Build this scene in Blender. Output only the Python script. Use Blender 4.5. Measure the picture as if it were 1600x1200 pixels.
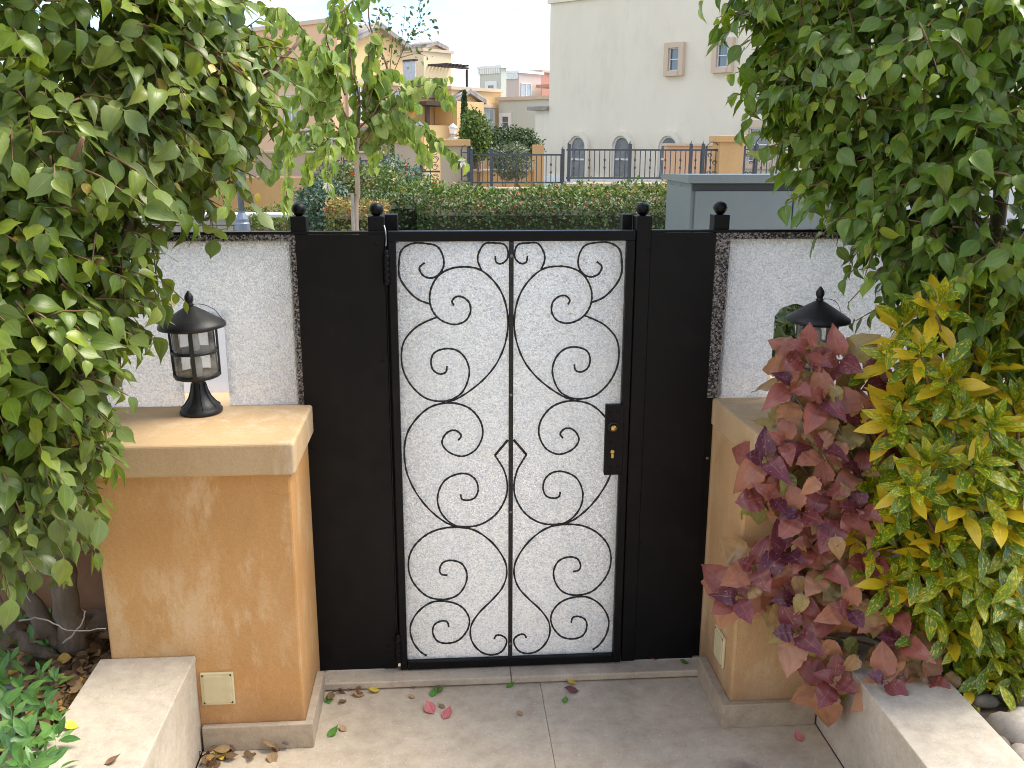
import bpy, bmesh, math, random
import numpy as np
from mathutils import Vector, Matrix
random.seed(7); rng = np.random.default_rng(11)
for _o in list(bpy.data.objects): bpy.data.objects.remove(_o)
S = bpy.context.scene
COL = S.collection
# ------------------------------------------------------------------ camera
FPX = 1460.0
_p, _y, _r = math.radians(14.55), math.radians(4.23), math.radians(-.18)
_F = np.array([math.sin(_y)*math.cos(_p), math.cos(_y)*math.cos(_p), -math.sin(_p)])
_rt = np.array([math.cos(_y), -math.sin(_y), 0.0]); _dn = np.cross(_F, _rt)
RT = math.cos(_r)*_rt + math.sin(_r)*_dn
DN = -math.sin(_r)*_rt + math.cos(_r)*_dn
CAM = np.array([0.0, -3.0, 1.856])
cd = bpy.data.cameras.new('camera'); cam = bpy.data.objects.new('camera', cd); COL.objects.link(cam)
cd.sensor_width = 36; cd.lens = FPX/1600*36; cd.clip_start = .05; cd.clip_end = 3000
cam.matrix_world = Matrix(((RT[0], -DN[0], -_F[0], CAM[0]), (RT[1], -DN[1], -_F[1], CAM[1]), (RT[2], -DN[2], -_F[2], CAM[2]), (0, 0, 0, 1)))
S.camera = cam
# ------------------------------------------------------------------ sky and sun
SUN_EL, SUN_AZ = 58.0, 80.0          # azimuth measured from +Y towards +X
w = bpy.data.worlds.new('World'); S.world = w; w.use_nodes = True
nt = w.node_tree; nt.nodes.clear()
def WN(t, **k):
    n = nt.nodes.new(t)
    for a, b in k.items(): setattr(n, a, b)
    return n
wo = WN('ShaderNodeOutputWorld'); bg = WN('ShaderNodeBackground')
sky = WN('ShaderNodeTexSky', sky_type='NISHITA', sun_disc=False)
sky.sun_elevation = math.radians(SUN_EL); sky.sun_rotation = math.radians(SUN_AZ)
sky.air_density = 1.0; sky.dust_density = .25; sky.ozone_density = 2.0; sky.altitude = 2500
tc = WN('ShaderNodeTexCoord'); sep = WN('ShaderNodeSeparateXYZ')
nt.links.new(tc.outputs['Generated'], sep.inputs[0])
addz = WN('ShaderNodeMath', operation='ADD'); addz.inputs[1].default_value = .22
absz = WN('ShaderNodeMath', operation='ABSOLUTE')
nt.links.new(sep.outputs['Z'], absz.inputs[0]); nt.links.new(absz.outputs[0], addz.inputs[0])
dvx = WN('ShaderNodeMath', operation='DIVIDE'); dvy = WN('ShaderNodeMath', operation='DIVIDE')
nt.links.new(sep.outputs['X'], dvx.inputs[0]); nt.links.new(addz.outputs[0], dvx.inputs[1])
nt.links.new(sep.outputs['Y'], dvy.inputs[0]); nt.links.new(addz.outputs[0], dvy.inputs[1])
cmb = WN('ShaderNodeCombineXYZ'); nt.links.new(dvx.outputs[0], cmb.inputs[0]); nt.links.new(dvy.outputs[0], cmb.inputs[1])
cmb.inputs[2].default_value = 6.1
cn = WN('ShaderNodeTexNoise'); cn.inputs['Scale'].default_value = 1.9; cn.inputs['Detail'].default_value = 7; cn.inputs['Roughness'].default_value = .55
nt.links.new(cmb.outputs[0], cn.inputs['Vector'])
cr = WN('ShaderNodeValToRGB'); cr.color_ramp.elements[0].position = .52; cr.color_ramp.elements[1].position = .70
nt.links.new(cn.outputs['Fac'], cr.inputs[0])
mx = WN('ShaderNodeMix', data_type='RGBA'); mx.inputs[7].default_value = (11.0, 10.0, 8.7, 1)
nt.links.new(cr.outputs[0], mx.inputs[0]); nt.links.new(sky.outputs[0], mx.inputs[6])
nt.links.new(mx.outputs[2], bg.inputs[0]); bg.inputs[1].default_value = .12
nt.links.new(bg.outputs[0], wo.inputs[0])
sl = bpy.data.lights.new('sun', 'SUN'); sun = bpy.data.objects.new('sun', sl); COL.objects.link(sun)
sl.energy = 2.1; sl.angle = math.radians(30); sl.color = (1, .92, .78)
_sd = Vector((math.sin(math.radians(SUN_AZ))*math.cos(math.radians(SUN_EL)), math.cos(math.radians(SUN_AZ))*math.cos(math.radians(SUN_EL)), math.sin(math.radians(SUN_EL))))
sun.rotation_euler = _sd.to_track_quat('Z', 'Y').to_euler(); sun.location = (20, 12, 30)
S.view_settings.view_transform = 'Standard'; S.view_settings.look = 'None'; S.view_settings.gamma = 1
S.view_settings.exposure = 1.6
S.render.engine = 'CYCLES'
S.cycles.filter_width = 1.0; S.cycles.max_bounces = 6; S.cycles.diffuse_bounces = 3; S.cycles.glossy_bounces = 2; S.cycles.transmission_bounces = 4; S.cycles.transparent_max_bounces = 8
# ------------------------------------------------------------------ pixel -> place (1600 x 1200 photograph)
def ray(px, py): return RT*(px-800)/FPX + DN*(py-600)/FPX + _F
def onY(px, py, Y): d = ray(px, py); return CAM + d*(Y-CAM[1])/d[1]
def onZ(px, py, Z): d = ray(px, py); return CAM + d*(Z-CAM[2])/d[2]
def proj(P):
    v = np.asarray(P) - CAM; z = v@_F
    return 800 + FPX*(v@RT)/z, 600 + FPX*(v@DN)/z, z
# ------------------------------------------------------------------ object helpers
WL = {}
def link(o, parent=None, world=(0, 0, 0)):
    COL.objects.link(o)
    if parent is not None:
        o.parent = parent; pw = WL.get(parent.name, (0, 0, 0))
        o.location = tuple(world[i]-pw[i] for i in range(3))
    else: o.location = world
    WL[o.name] = tuple(world)
    return o
def tag(o, label, cat, group=None):
    o['label'] = label; o['category'] = cat
    if group: o['group'] = group
    return o
def kind(o, k): o['kind'] = k; return o
def thing(name, label, cat, loc, group=None):
    o = bpy.data.objects.new(name, None); o.empty_display_size = .1
    link(o, None, tuple(float(v) for v in loc)); return tag(o, label, cat, group)
def mesh(name, V, Fc, mat, smooth=False):
    me = bpy.data.meshes.new(name); me.from_pydata([tuple(map(float, v)) for v in V], [], Fc); me.update()
    if mat is not None: me.materials.append(mat)
    if smooth: me.shade_smooth()
    return me
def mk(name, V, Fc, mat, parent=None, smooth=False, world=(0, 0, 0)):
    return link(bpy.data.objects.new(name, mesh(name, V, Fc, mat, smooth)), parent, world)
def mko(name, me, parent, world=(0, 0, 0)): return link(bpy.data.objects.new(name, me), parent, world)
class MB:
    def __init__(s): s.V = []; s.F = []
    def add(s, V, F):
        b = len(s.V); s.V += [tuple(map(float, v)) for v in V]; s.F += [tuple(i+b for i in f) for f in F]; return s
    def box(s, x0, x1, y0, y1, z0, z1):
        return s.add([(x0,y0,z0),(x1,y0,z0),(x1,y1,z0),(x0,y1,z0),(x0,y0,z1),(x1,y0,z1),(x1,y1,z1),(x0,y1,z1)],
                     [(0,3,2,1),(4,5,6,7),(0,1,5,4),(1,2,6,5),(2,3,7,6),(3,0,4,7)])
    def prism(s, poly, z0, z1):
        n = len(poly)
        return s.add([(x, y, z0) for x, y in poly]+[(x, y, z1) for x, y in poly],
                     [tuple(range(n-1, -1, -1)), tuple(range(n, 2*n))]+[(i, (i+1) % n, n+(i+1) % n, n+i) for i in range(n)])
    def tube(s, pts, rad, n=8, cap=True):
        pts = [np.asarray(p, float) for p in pts]; m = len(pts)
        rads = rad if hasattr(rad, '__len__') else [rad]*m
        up = np.array([.13, .21, .97]); b = len(s.V); V = []; Fc = []
        t0 = pts[1]-pts[0]; t0 = t0/np.linalg.norm(t0)
        a = np.cross(t0, up if abs(t0@up) < .9 else np.array([1., 0, 0])); a /= np.linalg.norm(a)
        for i, p in enumerate(pts):
            t = pts[min(i+1, m-1)]-pts[max(i-1, 0)]; t = t/(np.linalg.norm(t)+1e-9)
            a = a-(a@t)*t; a /= np.linalg.norm(a)+1e-9; c = np.cross(t, a)
            for k in range(n):
                an = 2*math.pi*k/n; V.append(p+rads[i]*(math.cos(an)*a+math.sin(an)*c))
        for i in range(m-1):
            for k in range(n): Fc.append((i*n+k, i*n+(k+1) % n, (i+1)*n+(k+1) % n, (i+1)*n+k))
        if cap: Fc += [tuple(range(n-1, -1, -1)), tuple((m-1)*n+k for k in range(n))]
        return s.add(V, Fc)
    def lathe(s, prof, n=24, c=(0, 0, 0)):
        V = []; Fc = []
        for r, z in prof:
            for k in range(n):
                a = 2*math.pi*k/n; V.append((c[0]+r*math.cos(a), c[1]+r*math.sin(a), c[2]+z))
        m = len(prof)
        for i in range(m-1):
            for k in range(n): Fc.append((i*n+k, i*n+(k+1) % n, (i+1)*n+(k+1) % n, (i+1)*n+k))
        Fc += [tuple(range(n-1, -1, -1)), tuple((m-1)*n+k for k in range(n))]
        return s.add(V, Fc)
    def build(s, name, mat, parent=None, smooth=False, bevel=0, world=(0, 0, 0), seg=2):
        me = mesh(name, s.V, s.F, mat, smooth)
        if bevel:
            bm = bmesh.new(); bm.from_mesh(me)
            bmesh.ops.bevel(bm, geom=bm.edges[:], offset=bevel, segments=seg, affect='EDGES', profile=.5)
            bm.to_mesh(me); bm.free()
        return link(bpy.data.objects.new(name, me), parent, world)
def box(name, x0, x1, y0, y1, z0, z1, mat, parent=None, bevel=0, smooth=False):
    return MB().box(min(x0, x1), max(x0, x1), min(y0, y1), max(y0, y1), min(z0, z1), max(z0, z1)).build(name, mat, parent, smooth, bevel)
def spline(P, per=8):
    P = [np.asarray(p, float) for p in P]; out = []
    Q = [2*P[0]-P[1]]+P+[2*P[-1]-P[-2]]
    for i in range(1, len(Q)-2):
        a, b, c, d = Q[i-1:i+3]
        for k in range(per):
            t = k/per
            out.append(.5*((2*b)+(-a+c)*t+(2*a-5*b+4*c-d)*t*t+(-a+3*b-3*c+d)*t**3))
    out.append(P[-1]); return out
# ------------------------------------------------------------------ materials
def hexlin(h, k=1.0):
    v = [int(h[i:i+2], 16)/255 for i in (0, 2, 4)]
    return tuple(k*(x/12.92 if x <= .04045 else ((x+.055)/1.055)**2.4) for x in v)+(1,)
class Mat:
    def __init__(s, name):
        s.m = bpy.data.materials.new(name); s.m.use_nodes = True; s.t = s.m.node_tree
        s.b = s.t.nodes['Principled BSDF']; s.o = s.t.nodes['Material Output']
    def n(s, t, ins=None, **k):
        x = s.t.nodes.new(t)
        for a, b in k.items(): setattr(x, a, b)
        for a, b in (ins or {}).items():
            if hasattr(b, 'is_linked'): s.t.links.new(b, x.inputs[a])
            else: x.inputs[a].default_value = b
        return x
    def l(s, a, b): s.t.links.new(a, b)
    def pos(s): return s.n('ShaderNodeNewGeometry').outputs['Position']
    def noise(s, scale, detail=4, rough=.55, vec=None, out='Fac'):
        return s.n('ShaderNodeTexNoise', {'Vector': vec if vec is not None else s.pos(), 'Scale': scale, 'Detail': detail, 'Roughness': rough}).outputs[out]
    def ramp(s, fac, *stops):
        r = s.n('ShaderNodeValToRGB', {0: fac}); e = r.color_ramp.elements
        while len(e) < len(stops): e.new(.5)
        for el, (p, c) in zip(e, stops): el.position = p; el.color = c if len(c) == 4 else (*c, 1)
        return r.outputs[0]
    def mix(s, f, a, b, mode='MIX'):
        x = s.n('ShaderNodeMix', data_type='RGBA', blend_type=mode)
        for i, v in ((0, f), (6, a), (7, b)):
            if hasattr(v, 'is_linked'): s.l(v, x.inputs[i])
            else: x.inputs[i].default_value = v
        return x.outputs[2]
    def math(s, op, a, b=0.0):
        x = s.n('ShaderNodeMath', operation=op)
        for i, v in enumerate((a, b)):
            if hasattr(v, 'is_linked'): s.l(v, x.inputs[i])
            else: x.inputs[i].default_value = v
        return x.outputs[0]
    def bump(s, h, st=.3, dist=.01):
        b = s.n('ShaderNodeBump', {'Height': h, 'Strength': st, 'Distance': dist}); s.l(b.outputs[0], s.b.inputs['Normal']); return b
    def base(s, c):
        if hasattr(c, 'is_linked'): s.l(c, s.b.inputs['Base Color'])
        else: s.b.inputs['Base Color'].default_value = c
    def rough(s, r):
        if hasattr(r, 'is_linked'): s.l(r, s.b.inputs['Roughness'])
        else: s.b.inputs['Roughness'].default_value = r
G1 = (1, 1, 1, 1); G0 = (0, 0, 0, 1)
def plaster(name, c, c2, c3=None, scale=1.0, bump=.25, worn=0.0, rough=.85, dirt=0.0):
    m = Mat(name); p = m.pos()
    st = m.n('ShaderNodeMapping', {'Vector': p, 'Scale': (1, 1, .35)}).outputs[0]
    a = m.noise(3.5*scale, 6, .65, st); col = m.mix(m.ramp(a, (.3, G0), (.7, G1)), c, c2)
    if c3 is not None:
        f = m.ramp(m.noise(9*scale, 8, .72, st), (.47, G0), (.60, G1))
        g = m.ramp(m.noise(2.6*scale, 3, .5, p), (.38, G0), (.60, G1))
        col = m.mix(m.math('MULTIPLY', m.math('MULTIPLY', f, g), worn), col, c3)
    if dirt:
        hz = m.n('ShaderNodeSeparateXYZ', {0: p}).outputs[2]; q_ = m.math('ADD', hz, m.math('MULTIPLY', m.noise(6, 6, .7, p), .28))
        col = m.mix(m.math('MULTIPLY', m.ramp(q_, (.18, G1), (.36, G0)), dirt), col, (.24, .15, .085, 1))
        ck = m.n('ShaderNodeTexVoronoi', {'Vector': m.mix(.16, p, m.noise(5, 4, .6, p, 'Color')), 'Scale': 2.6}, feature='DISTANCE_TO_EDGE').outputs['Distance']
        col = m.mix(m.math('MULTIPLY', m.math('MULTIPLY', m.ramp(ck, (.0, G1), (.006, G0)), m.ramp(m.noise(3, 2, .5, p), (.5, G0), (.6, G1))), .22), col, (.2, .12, .06, 1))
    fine = m.noise(180*min(scale, 1), 3, .6, p)
    col = m.mix(.12, col, m.ramp(fine, (.3, (.35, .3, .25, 1)), (.7, (1, .95, .9, 1))), 'OVERLAY')
    m.base(col); m.rough(rough); m.bump(m.math('ADD', m.noise(60*scale, 5, .6, p), m.math('MULTIPLY', fine, .4)), bump, .004)
    return m.m
def stone(name, c, c2, spot, scale=1.0, rough=.6, stain=None, grime=0.0):
    m = Mat(name); p = m.pos()
    col = m.mix(m.ramp(m.noise(5*scale, 6, .6, p), (.3, G0), (.7, G1)), c, c2)
    col = m.mix(.5, col, m.ramp(m.noise(17*scale, 9, .72, p), (.34, (.30,)*3), (.5, (.5,)*3), (.66, (.66,)*3)), 'OVERLAY')
    v = m.n('ShaderNodeTexVoronoi', {'Vector': p, 'Scale': 95*scale})
    sp = m.math('MULTIPLY', m.ramp(v.outputs['Distance'], (.12, G1), (.34, G0)), m.ramp(m.noise(40*scale, 2, .5, p), (.5, G0), (.62, G1)))
    col = m.mix(m.math('MULTIPLY', sp, .7), col, spot)
    col = m.mix(m.math('MULTIPLY', m.ramp(m.noise(150*scale, 4, .7, p), (.55, G0), (.72, G1)), .5), col, tuple(x*.5 for x in c[:3])+(1,))
    if grime: col = m.mix(m.math('MULTIPLY', m.ramp(m.noise(2.3, 5, .7, p), (.48, G0), (.72, G1)), grime), col, (.13, .10, .075, 1))
    for (x, y, rx, ry, a) in (stain or []):
        d = m.n('ShaderNodeVectorMath', {0: p, 1: (x, y, 0)}, operation='SUBTRACT').outputs[0]
        d = m.n('ShaderNodeVectorMath', {0: d, 1: (1/rx, 1/ry, 0)}, operation='MULTIPLY').outputs[0]
        ln = m.n('ShaderNodeVectorMath', {0: d}, operation='LENGTH').outputs['Value']
        ln = m.math('ADD', ln, m.math('MULTIPLY', m.math('SUBTRACT', m.noise(28, 4, .7, p), .5), .9))
        col = m.mix(m.math('MULTIPLY', m.ramp(ln, (.25, G1), (1.0, G0)), a), col, (.10, .075, .055, 1))
    m.base(col); m.rough(rough); m.bump(m.noise(70*scale, 6, .65, p), .18, .003)
    return m.m
def plain(name, c, rough=.5, metal=0.0, nscale=0, var=.15, bump=0, spec=.5):
    m = Mat(name); m.rough(rough); m.b.inputs['Metallic'].default_value = metal; m.b.inputs['Specular IOR Level'].default_value = spec
    if nscale:
        n = m.noise(nscale, 5, .6)
        m.base(m.mix(m.ramp(n, (.3, G0), (.7, G1)), tuple(x*(1-var) for x in c[:3])+(1,), tuple(min(1, x*(1+var)) for x in c[:3])+(1,)))
        if bump: m.bump(n, bump, .003)
    else: m.base(c)
    return m.m
M = {}
M['pillar_l'] = plaster('orange_plaster', (.60, .33, .125, 1), (.50, .255, .085, 1), (.72, .50, .29, 1), 1.0, .5, .8, dirt=.5)
M['pillar_r'] = plaster('ochre_plaster', (.56, .35, .17, 1), (.48, .28, .125, 1), (.64, .46, .28, 1), 1.0, .5, .6, dirt=.65)
M['cap'] = plaster('dusty_cap_plaster', (.55, .385, .215, 1), (.47, .315, .165, 1), (.62, .48, .32, 1), 1.2, .25, .8)
M['patio'] = stone('patio_stone', (.62, .52, .39, 1), (.55, .455, .335, 1), (.78, .71, .6, 1), 1.0, .55, [(.89, -.62, .085, .10, .75), (.86, -.74, .06, .09, .4)], .22)
M['bench'] = stone('planter_stone', (.58, .51, .41, 1), (.49, .425, .335, 1), (.72, .67, .58, 1), 1.1, .6, None, .25)
M['plinth'] = stone('plinth_stone', (.50, .41, .30, 1), (.42, .335, .24, 1), (.6, .53, .42, 1), 1.2, .6, None, .4)
M['mortar'] = plain('mortar', (.34, .285, .215, 1), .9, 0, 60)
def blackmetal():
    m = Mat('black_paint'); p = m.pos()
    d = m.ramp(m.noise(7, 7, .75, p), (.55, G0), (.8, G1))
    col = m.mix(m.math('MULTIPLY', d, .65), (.0018, .0020, .0032, 1), (.013, .0125, .0125, 1))
    sc = m.noise(220, 2, .5, m.n('ShaderNodeMapping', {'Vector': p, 'Scale': (1, 1, .12)}).outputs[0])
    col = m.mix(m.ramp(sc, (.74, G0), (.80, (.25, .25, .25, 1))), col, (.12, .12, .12, 1))
    m.b.inputs['Specular IOR Level'].default_value = .22; m.base(col); m.rough(m.ramp(m.noise(12, 5, .6, p), (.3, (.36,)*3), (.7, (.56,)*3))); m.bump(m.noise(90, 3, .5, p), .08, .002)
    return m.m
M['black'] = blackmetal()
M['iron'] = plain('dark_iron', (.022, .019, .017, 1), .55, .3, 90, .5, .4)
M['lantern'] = plain('lantern_black', (.012, .012, .013, 1), .5, 0, 70, .4, .2)
M['brass'] = plain('brass', (.62, .42, .13, 1), .35, 1, 120, .2)
M['screw'] = plain('screw_steel', (.2, .2, .21, 1), .4, 1)
M['zinc'] = plain('dull_steel', (.5, .5, .48, 1), .5, .6)
M['jbox'] = plain('cream_plastic', (.66, .57, .34, 1), .45, 0, 25, .08)
M['cable'] = plain('cable', (.02, .02, .022, 1), .6)
def frosted():
    m = Mat('textured_glass'); p = m.pos(); m.t.nodes.remove(m.b)
    v = m.n('ShaderNodeTexVoronoi', {'Vector': p, 'Scale': 200.0, 'Randomness': 1.0})
    v2 = m.n('ShaderNodeTexVoronoi', {'Vector': p, 'Scale': 125.0}, feature='DISTANCE_TO_EDGE')
    cell = v.outputs['Color']
    g = m.n('ShaderNodeSeparateColor', {0: cell}).outputs[0]
    bmp = m.n('ShaderNodeBump', {'Height': v2.outputs['Distance'], 'Strength': .9, 'Distance': .004}).outputs[0]
    tint = m.mix(m.ramp(g, (.12, G0), (.62, G1)), (.70, .71, .71, 1), (1, 1, .98, 1))
    tr = m.n('ShaderNodeBsdfTranslucent', {'Color': tint, 'Normal': bmp}).outputs[0]
    df = m.n('ShaderNodeBsdfDiffuse', {'Color': (.82, .82, .80, 1), 'Normal': bmp}).outputs[0]
    rw = m.n('ShaderNodeBsdfRefraction', {'Color': (.95, .96, .96, 1), 'Roughness': .75, 'IOR': 1.25, 'Normal': bmp}).outputs[0]
    tr = m.n('ShaderNodeMixShader', {0: .14, 1: tr, 2: rw}).outputs[0]
    a = m.n('ShaderNodeMixShader', {0: .12, 1: tr, 2: df}).outputs[0]
    rf = m.n('ShaderNodeBsdfRefraction', {'Color': (.9, .9, .9, 1), 'Roughness': .35, 'IOR': 1.15, 'Normal': bmp}).outputs[0]
    fl = m.math('MULTIPLY', m.ramp(g, (.70, G0), (.82, G1)), .8)
    b = m.n('ShaderNodeMixShader', {0: fl, 1: a, 2: rf}).outputs[0]
    gl = m.n('ShaderNodeBsdfGlossy', {'Color': (1, 1, 1, 1), 'Roughness': .12, 'Normal': bmp}).outputs[0]
    c = m.n('ShaderNodeMixShader', {0: .10, 1: b, 2: gl}).outputs[0]
    m.l(c, m.o.inputs[0]); return m.m
M['frost'] = frosted()
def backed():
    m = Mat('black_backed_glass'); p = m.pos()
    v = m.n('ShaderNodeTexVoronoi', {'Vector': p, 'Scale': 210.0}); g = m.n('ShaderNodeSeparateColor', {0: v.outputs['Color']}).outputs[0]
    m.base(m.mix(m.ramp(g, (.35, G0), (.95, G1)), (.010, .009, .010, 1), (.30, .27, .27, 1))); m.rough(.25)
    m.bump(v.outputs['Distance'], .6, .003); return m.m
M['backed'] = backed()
def clearglass(name, c=(.95, .96, .93, 1), mixd=.12):
    m = Mat(name); m.t.nodes.remove(m.b)
    tr = m.n('ShaderNodeBsdfTransparent', {0: c}).outputs[0]
    gl = m.n('ShaderNodeBsdfGlossy', {'Color': (1, 1, 1, 1), 'Roughness': .06}).outputs[0]
    df = m.n('ShaderNodeBsdfDiffuse', {0: (.80, .77, .68, 1)}).outputs[0]
    fr = m.n('ShaderNodeFresnel', {'IOR': 1.45}).outputs[0]
    d = m.math('MULTIPLY', m.ramp(m.noise(22, 5, .7), (.35, (.3,)*3), (.75, G1)), mixd*2)
    a = m.n('ShaderNodeMixShader', {0: d, 1: tr, 2: df}).outputs[0]
    b = m.n('ShaderNodeMixShader', {0: fr, 1: a, 2: gl}).outputs[0]
    m.l(b, m.o.inputs[0]); return m.m
M['lglass'] = clearglass('dusty_lantern_glass', (.97, .97, .94, 1), .16)
M['wglass'] = plain('window_glass', (.08, .10, .115, 1), .12, 0, 0, 0, 0, 1.0)
M['soil'] = stone('dry_soil', (.22, .165, .12, 1), (.15, .11, .08, 1), (.30, .25, .19, 1), 1.5, .95)
M['bark'] = plaster('ficus_bark', (.20, .15, .105, 1), (.13, .095, .065, 1), (.28, .23, .17, 1), 4.0, .6, .6)
M['twig'] = plain('green_brown_twig', (.20, .12, .06, 1), .7, 0, 40, .3)
M['palebark'] = plaster('pale_young_bark', (.42, .34, .25, 1), (.32, .25, .18, 1), None, 5, .4)
M['stake'] = plain('grey_wood_stake', (.32, .29, .25, 1), .8, 0, 30, .2)
M['wall_l'] = plaster('terracotta_wall', (.33, .17, .085, 1), (.25, .125, .065, 1), (.42, .26, .16, 1), 1.0, .35, .5)
def leafmat(name, stops, rough=.38, transl=.3, speck=None, rib=.35, ribc=(.30, .36, .13, 1), dust=0.0, spec=.5):
    m = Mat(name)
    t = m.n('ShaderNodeAttribute', attribute_name='tint').outputs['Fac']
    uv = m.n('ShaderNodeAttribute', attribute_name='luv').outputs['Vector']
    sx = m.n('ShaderNodeSeparateXYZ', {0: uv})
    col = m.ramp(t, *stops)
    col = m.mix(.55, col, m.ramp(m.noise(3.0, 3, .5, uv), (.3, (.36,)*3), (.7, (.66,)*3)), 'OVERLAY')
    if speck:
        f = m.noise(speck[0], 3, .6, m.n('ShaderNodeVectorMath', {0: uv, 1: (1.0, 2.2, 9.0)}, operation='MULTIPLY').outputs[0])
        amt = m.math('ADD', f, m.math('MULTIPLY', m.math('SUBTRACT', t, .5), speck[3] if len(speck) > 3 else .25))
        col = m.mix(m.ramp(amt, (speck[1], G0), (speck[1]+.05, G1)), col, speck[2])
    au = m.math('ABSOLUTE', sx.outputs[0])
    ribf = m.math('MULTIPLY', m.ramp(au, (.02, G1), (.09, G0)), rib)
    vein = m.math('FRACT', m.math('ADD', m.math('MULTIPLY', sx.outputs[1], 7.0), m.math('MULTIPLY', au, -3.0)))
    vf = m.math('MULTIPLY', m.ramp(vein, (.0, G1), (.14, G0)), rib*.35)
    col = m.mix(m.math('MAXIMUM', ribf, vf), col, ribc)
    if dust: col = m.mix(m.math('MULTIPLY', m.ramp(m.noise(2.0, 5, .7), (.42, G0), (.68, G1)), dust), col, (.30, .29, .23, 1))
    m.base(col); m.rough(rough); m.b.inputs['Specular IOR Level'].default_value = spec
    bp = m.bump(m.math('ADD', m.math('MULTIPLY', ribf, 1.0), vf), .35, .002)
    tl = m.n('ShaderNodeBsdfTranslucent', {0: m.mix(1.0, col, (1.0, 1.0, .45, 1), 'MULTIPLY')}).outputs[0]
    mx = m.n('ShaderNodeMixShader', {0: transl, 1: m.b.outputs[0], 2: tl}).outputs[0]
    m.l(mx, m.o.inputs[0]); return m.m
M['ficus'] = leafmat('ficus_leaf', ((0, (.070, .125, .016)), (.5, (.16, .245, .020)), (.85, (.31, .40, .024)), (.97, (.33, .39, .03)), (1, (.55, .40, .04))), .32, .38, dust=.28)
M['ficus_r'] = leafmat('ficus_leaf_clean', ((0, (.065, .13, .014)), (.5, (.14, .245, .018)), (.85, (.29, .40, .024)), (1, (.34, .40, .03))), .30, .34, dust=.15)
M['croton'] = leafmat('gold_dust_leaf', ((0, (.06, .12, .012)), (.35, (.13, .24, .014)), (.6, (.28, .36, .014)), (.70, (.66, .46, .02)), (1, (.78, .48, .035))), .34, .25, speck=(4.2, .52, (.72, .54, .02, 1), .15), ribc=(.5, .45, .08, 1))
M['copper'] = leafmat('copper_leaf', ((0, (.09, .016, .034)), (.22, (.18, .038, .045)), (.40, (.33, .10, .070)), (.62, (.43, .20, .10)), (.85, (.34, .27, .09)), (1, (.19, .23, .045))), .30, .2, speck=(4.0, .62, (.42, .16, .10, 1), .0), ribc=(.42, .20, .17, 1))
M['herb'] = leafmat('herb_leaf', ((0, (.07, .17, .045)), (.6, (.11, .26, .06)), (1, (.17, .34, .07))), .35, .25)
M['bauh'] = leafmat('orchid_tree_leaf', ((0, (.16, .25, .05)), (.5, (.28, .40, .08)), (1, (.42, .50, .14))), .5, .42)
M['hedge'] = leafmat('hedge_leaf', ((0, (.03, .065, .02)), (.5, (.06, .115, .03)), (.78, (.13, .19, .045)), (.88, (.17, .12, .05)), (1, (.27, .13, .07))), .5, .2, rib=0)
M['hedgey'] = leafmat('variegated_hedge_leaf', ((0, (.05, .085, .02)), (.5, (.15, .18, .04)), (.85, (.32, .30, .07)), (1, (.36, .15, .06))), .5, .2, rib=0)
M['shrub'] = leafmat('shrub_leaf', ((0, (.055, .10, .02)), (.5, (.12, .185, .032)), (1, (.23, .30, .055))), .5, .25, rib=0)
M['bluegreen'] = leafmat('blue_green_leaf', ((0, (.05, .10, .065)), (1, (.14, .22, .15))), .5, .2, rib=0)
M['darkbush'] = leafmat('dark_bush_leaf', ((0, (.03, .06, .02)), (1, (.10, .15, .05))), .55, .15, rib=0)
M['olive'] = leafmat('grey_olive_leaf', ((0, (.10, .13, .08)), (1, (.20, .23, .14))), .6, .2, rib=0)
M['dry'] = leafmat('dry_leaf', ((0, (.10, .055, .028)), (.5, (.22, .13, .06)), (.85, (.36, .24, .12)), (1, (.52, .32, .05))), .75, .1, ribc=(.3, .2, .1, 1))
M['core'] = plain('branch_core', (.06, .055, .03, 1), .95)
# ================================================================== THE SETTING
# ground beyond the gate: one sheet to the horizon with a hole-free plane a little below the patio
def ground_mat():
    m = Mat('outdoor_ground'); p = m.pos()
    a = m.noise(.8, 6, .6, p)
    col = m.mix(m.ramp(a, (.42, G0), (.6, G1)), (.30, .25, .18, 1), (.10, .14, .05, 1))
    m.base(m.mix(m.ramp(m.noise(25, 4, .6, p), (.3, G0), (.7, G1)), col, (.2, .18, .13, 1))); m.rough(.95); m.bump(m.noise(30, 5, .6, p), .4, .02)
    return m.m
M['ground'] = ground_mat()
kind(mk('ground', [(-900, -900, -.06), (900, -900, -.06), (900, 1200, -.06), (-900, 1200, -.06)], [(0, 1, 2, 3)], M['ground']), 'structure')
M['path'] = stone('path_paving', (.60, .53, .42, 1), (.52, .46, .36, 1), (.7, .64, .54, 1), .7, .8)
pth = kind(box('path', -12, 14, .36, 3.6, -.055, -.012, M['mortar']), 'structure')
me_tile = None
for i in range(-7, 10):
    for j in range(4):
        x0 = i*.8; y0 = .37+j*.8
        box('paving_slab', x0+.004, x0+.796, y0+.004, y0+.796, -.05, .0, M['path'], pth, .004)
pat = kind(box('patio', -.775, 1.20, -6.0, -.05, -.055, -.006, M['mortar']), 'structure')
for x0, x1 in ((-.775, .3185), (.3198, 1.2)):
    for y0, y1 in ((-1.25, -.06), (-2.45, -1.2525), (-3.65, -2.4525), (-4.85, -3.6525)):
        box('slab', x0, x1, y0, y1, -.05, 0, M['patio'], pat, .0015)
stp = kind(box('doorstep', -.46, .915, -.06, .355, -.055, .004, M['mortar']), 'structure')
box('slab', -.459, .2155, -.082, .352, .0045, .031, M['patio'], stp, .004)
box('slab', .2175, .914, -.082, .352, .0045, .030, M['patio'], stp, .004)
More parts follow.
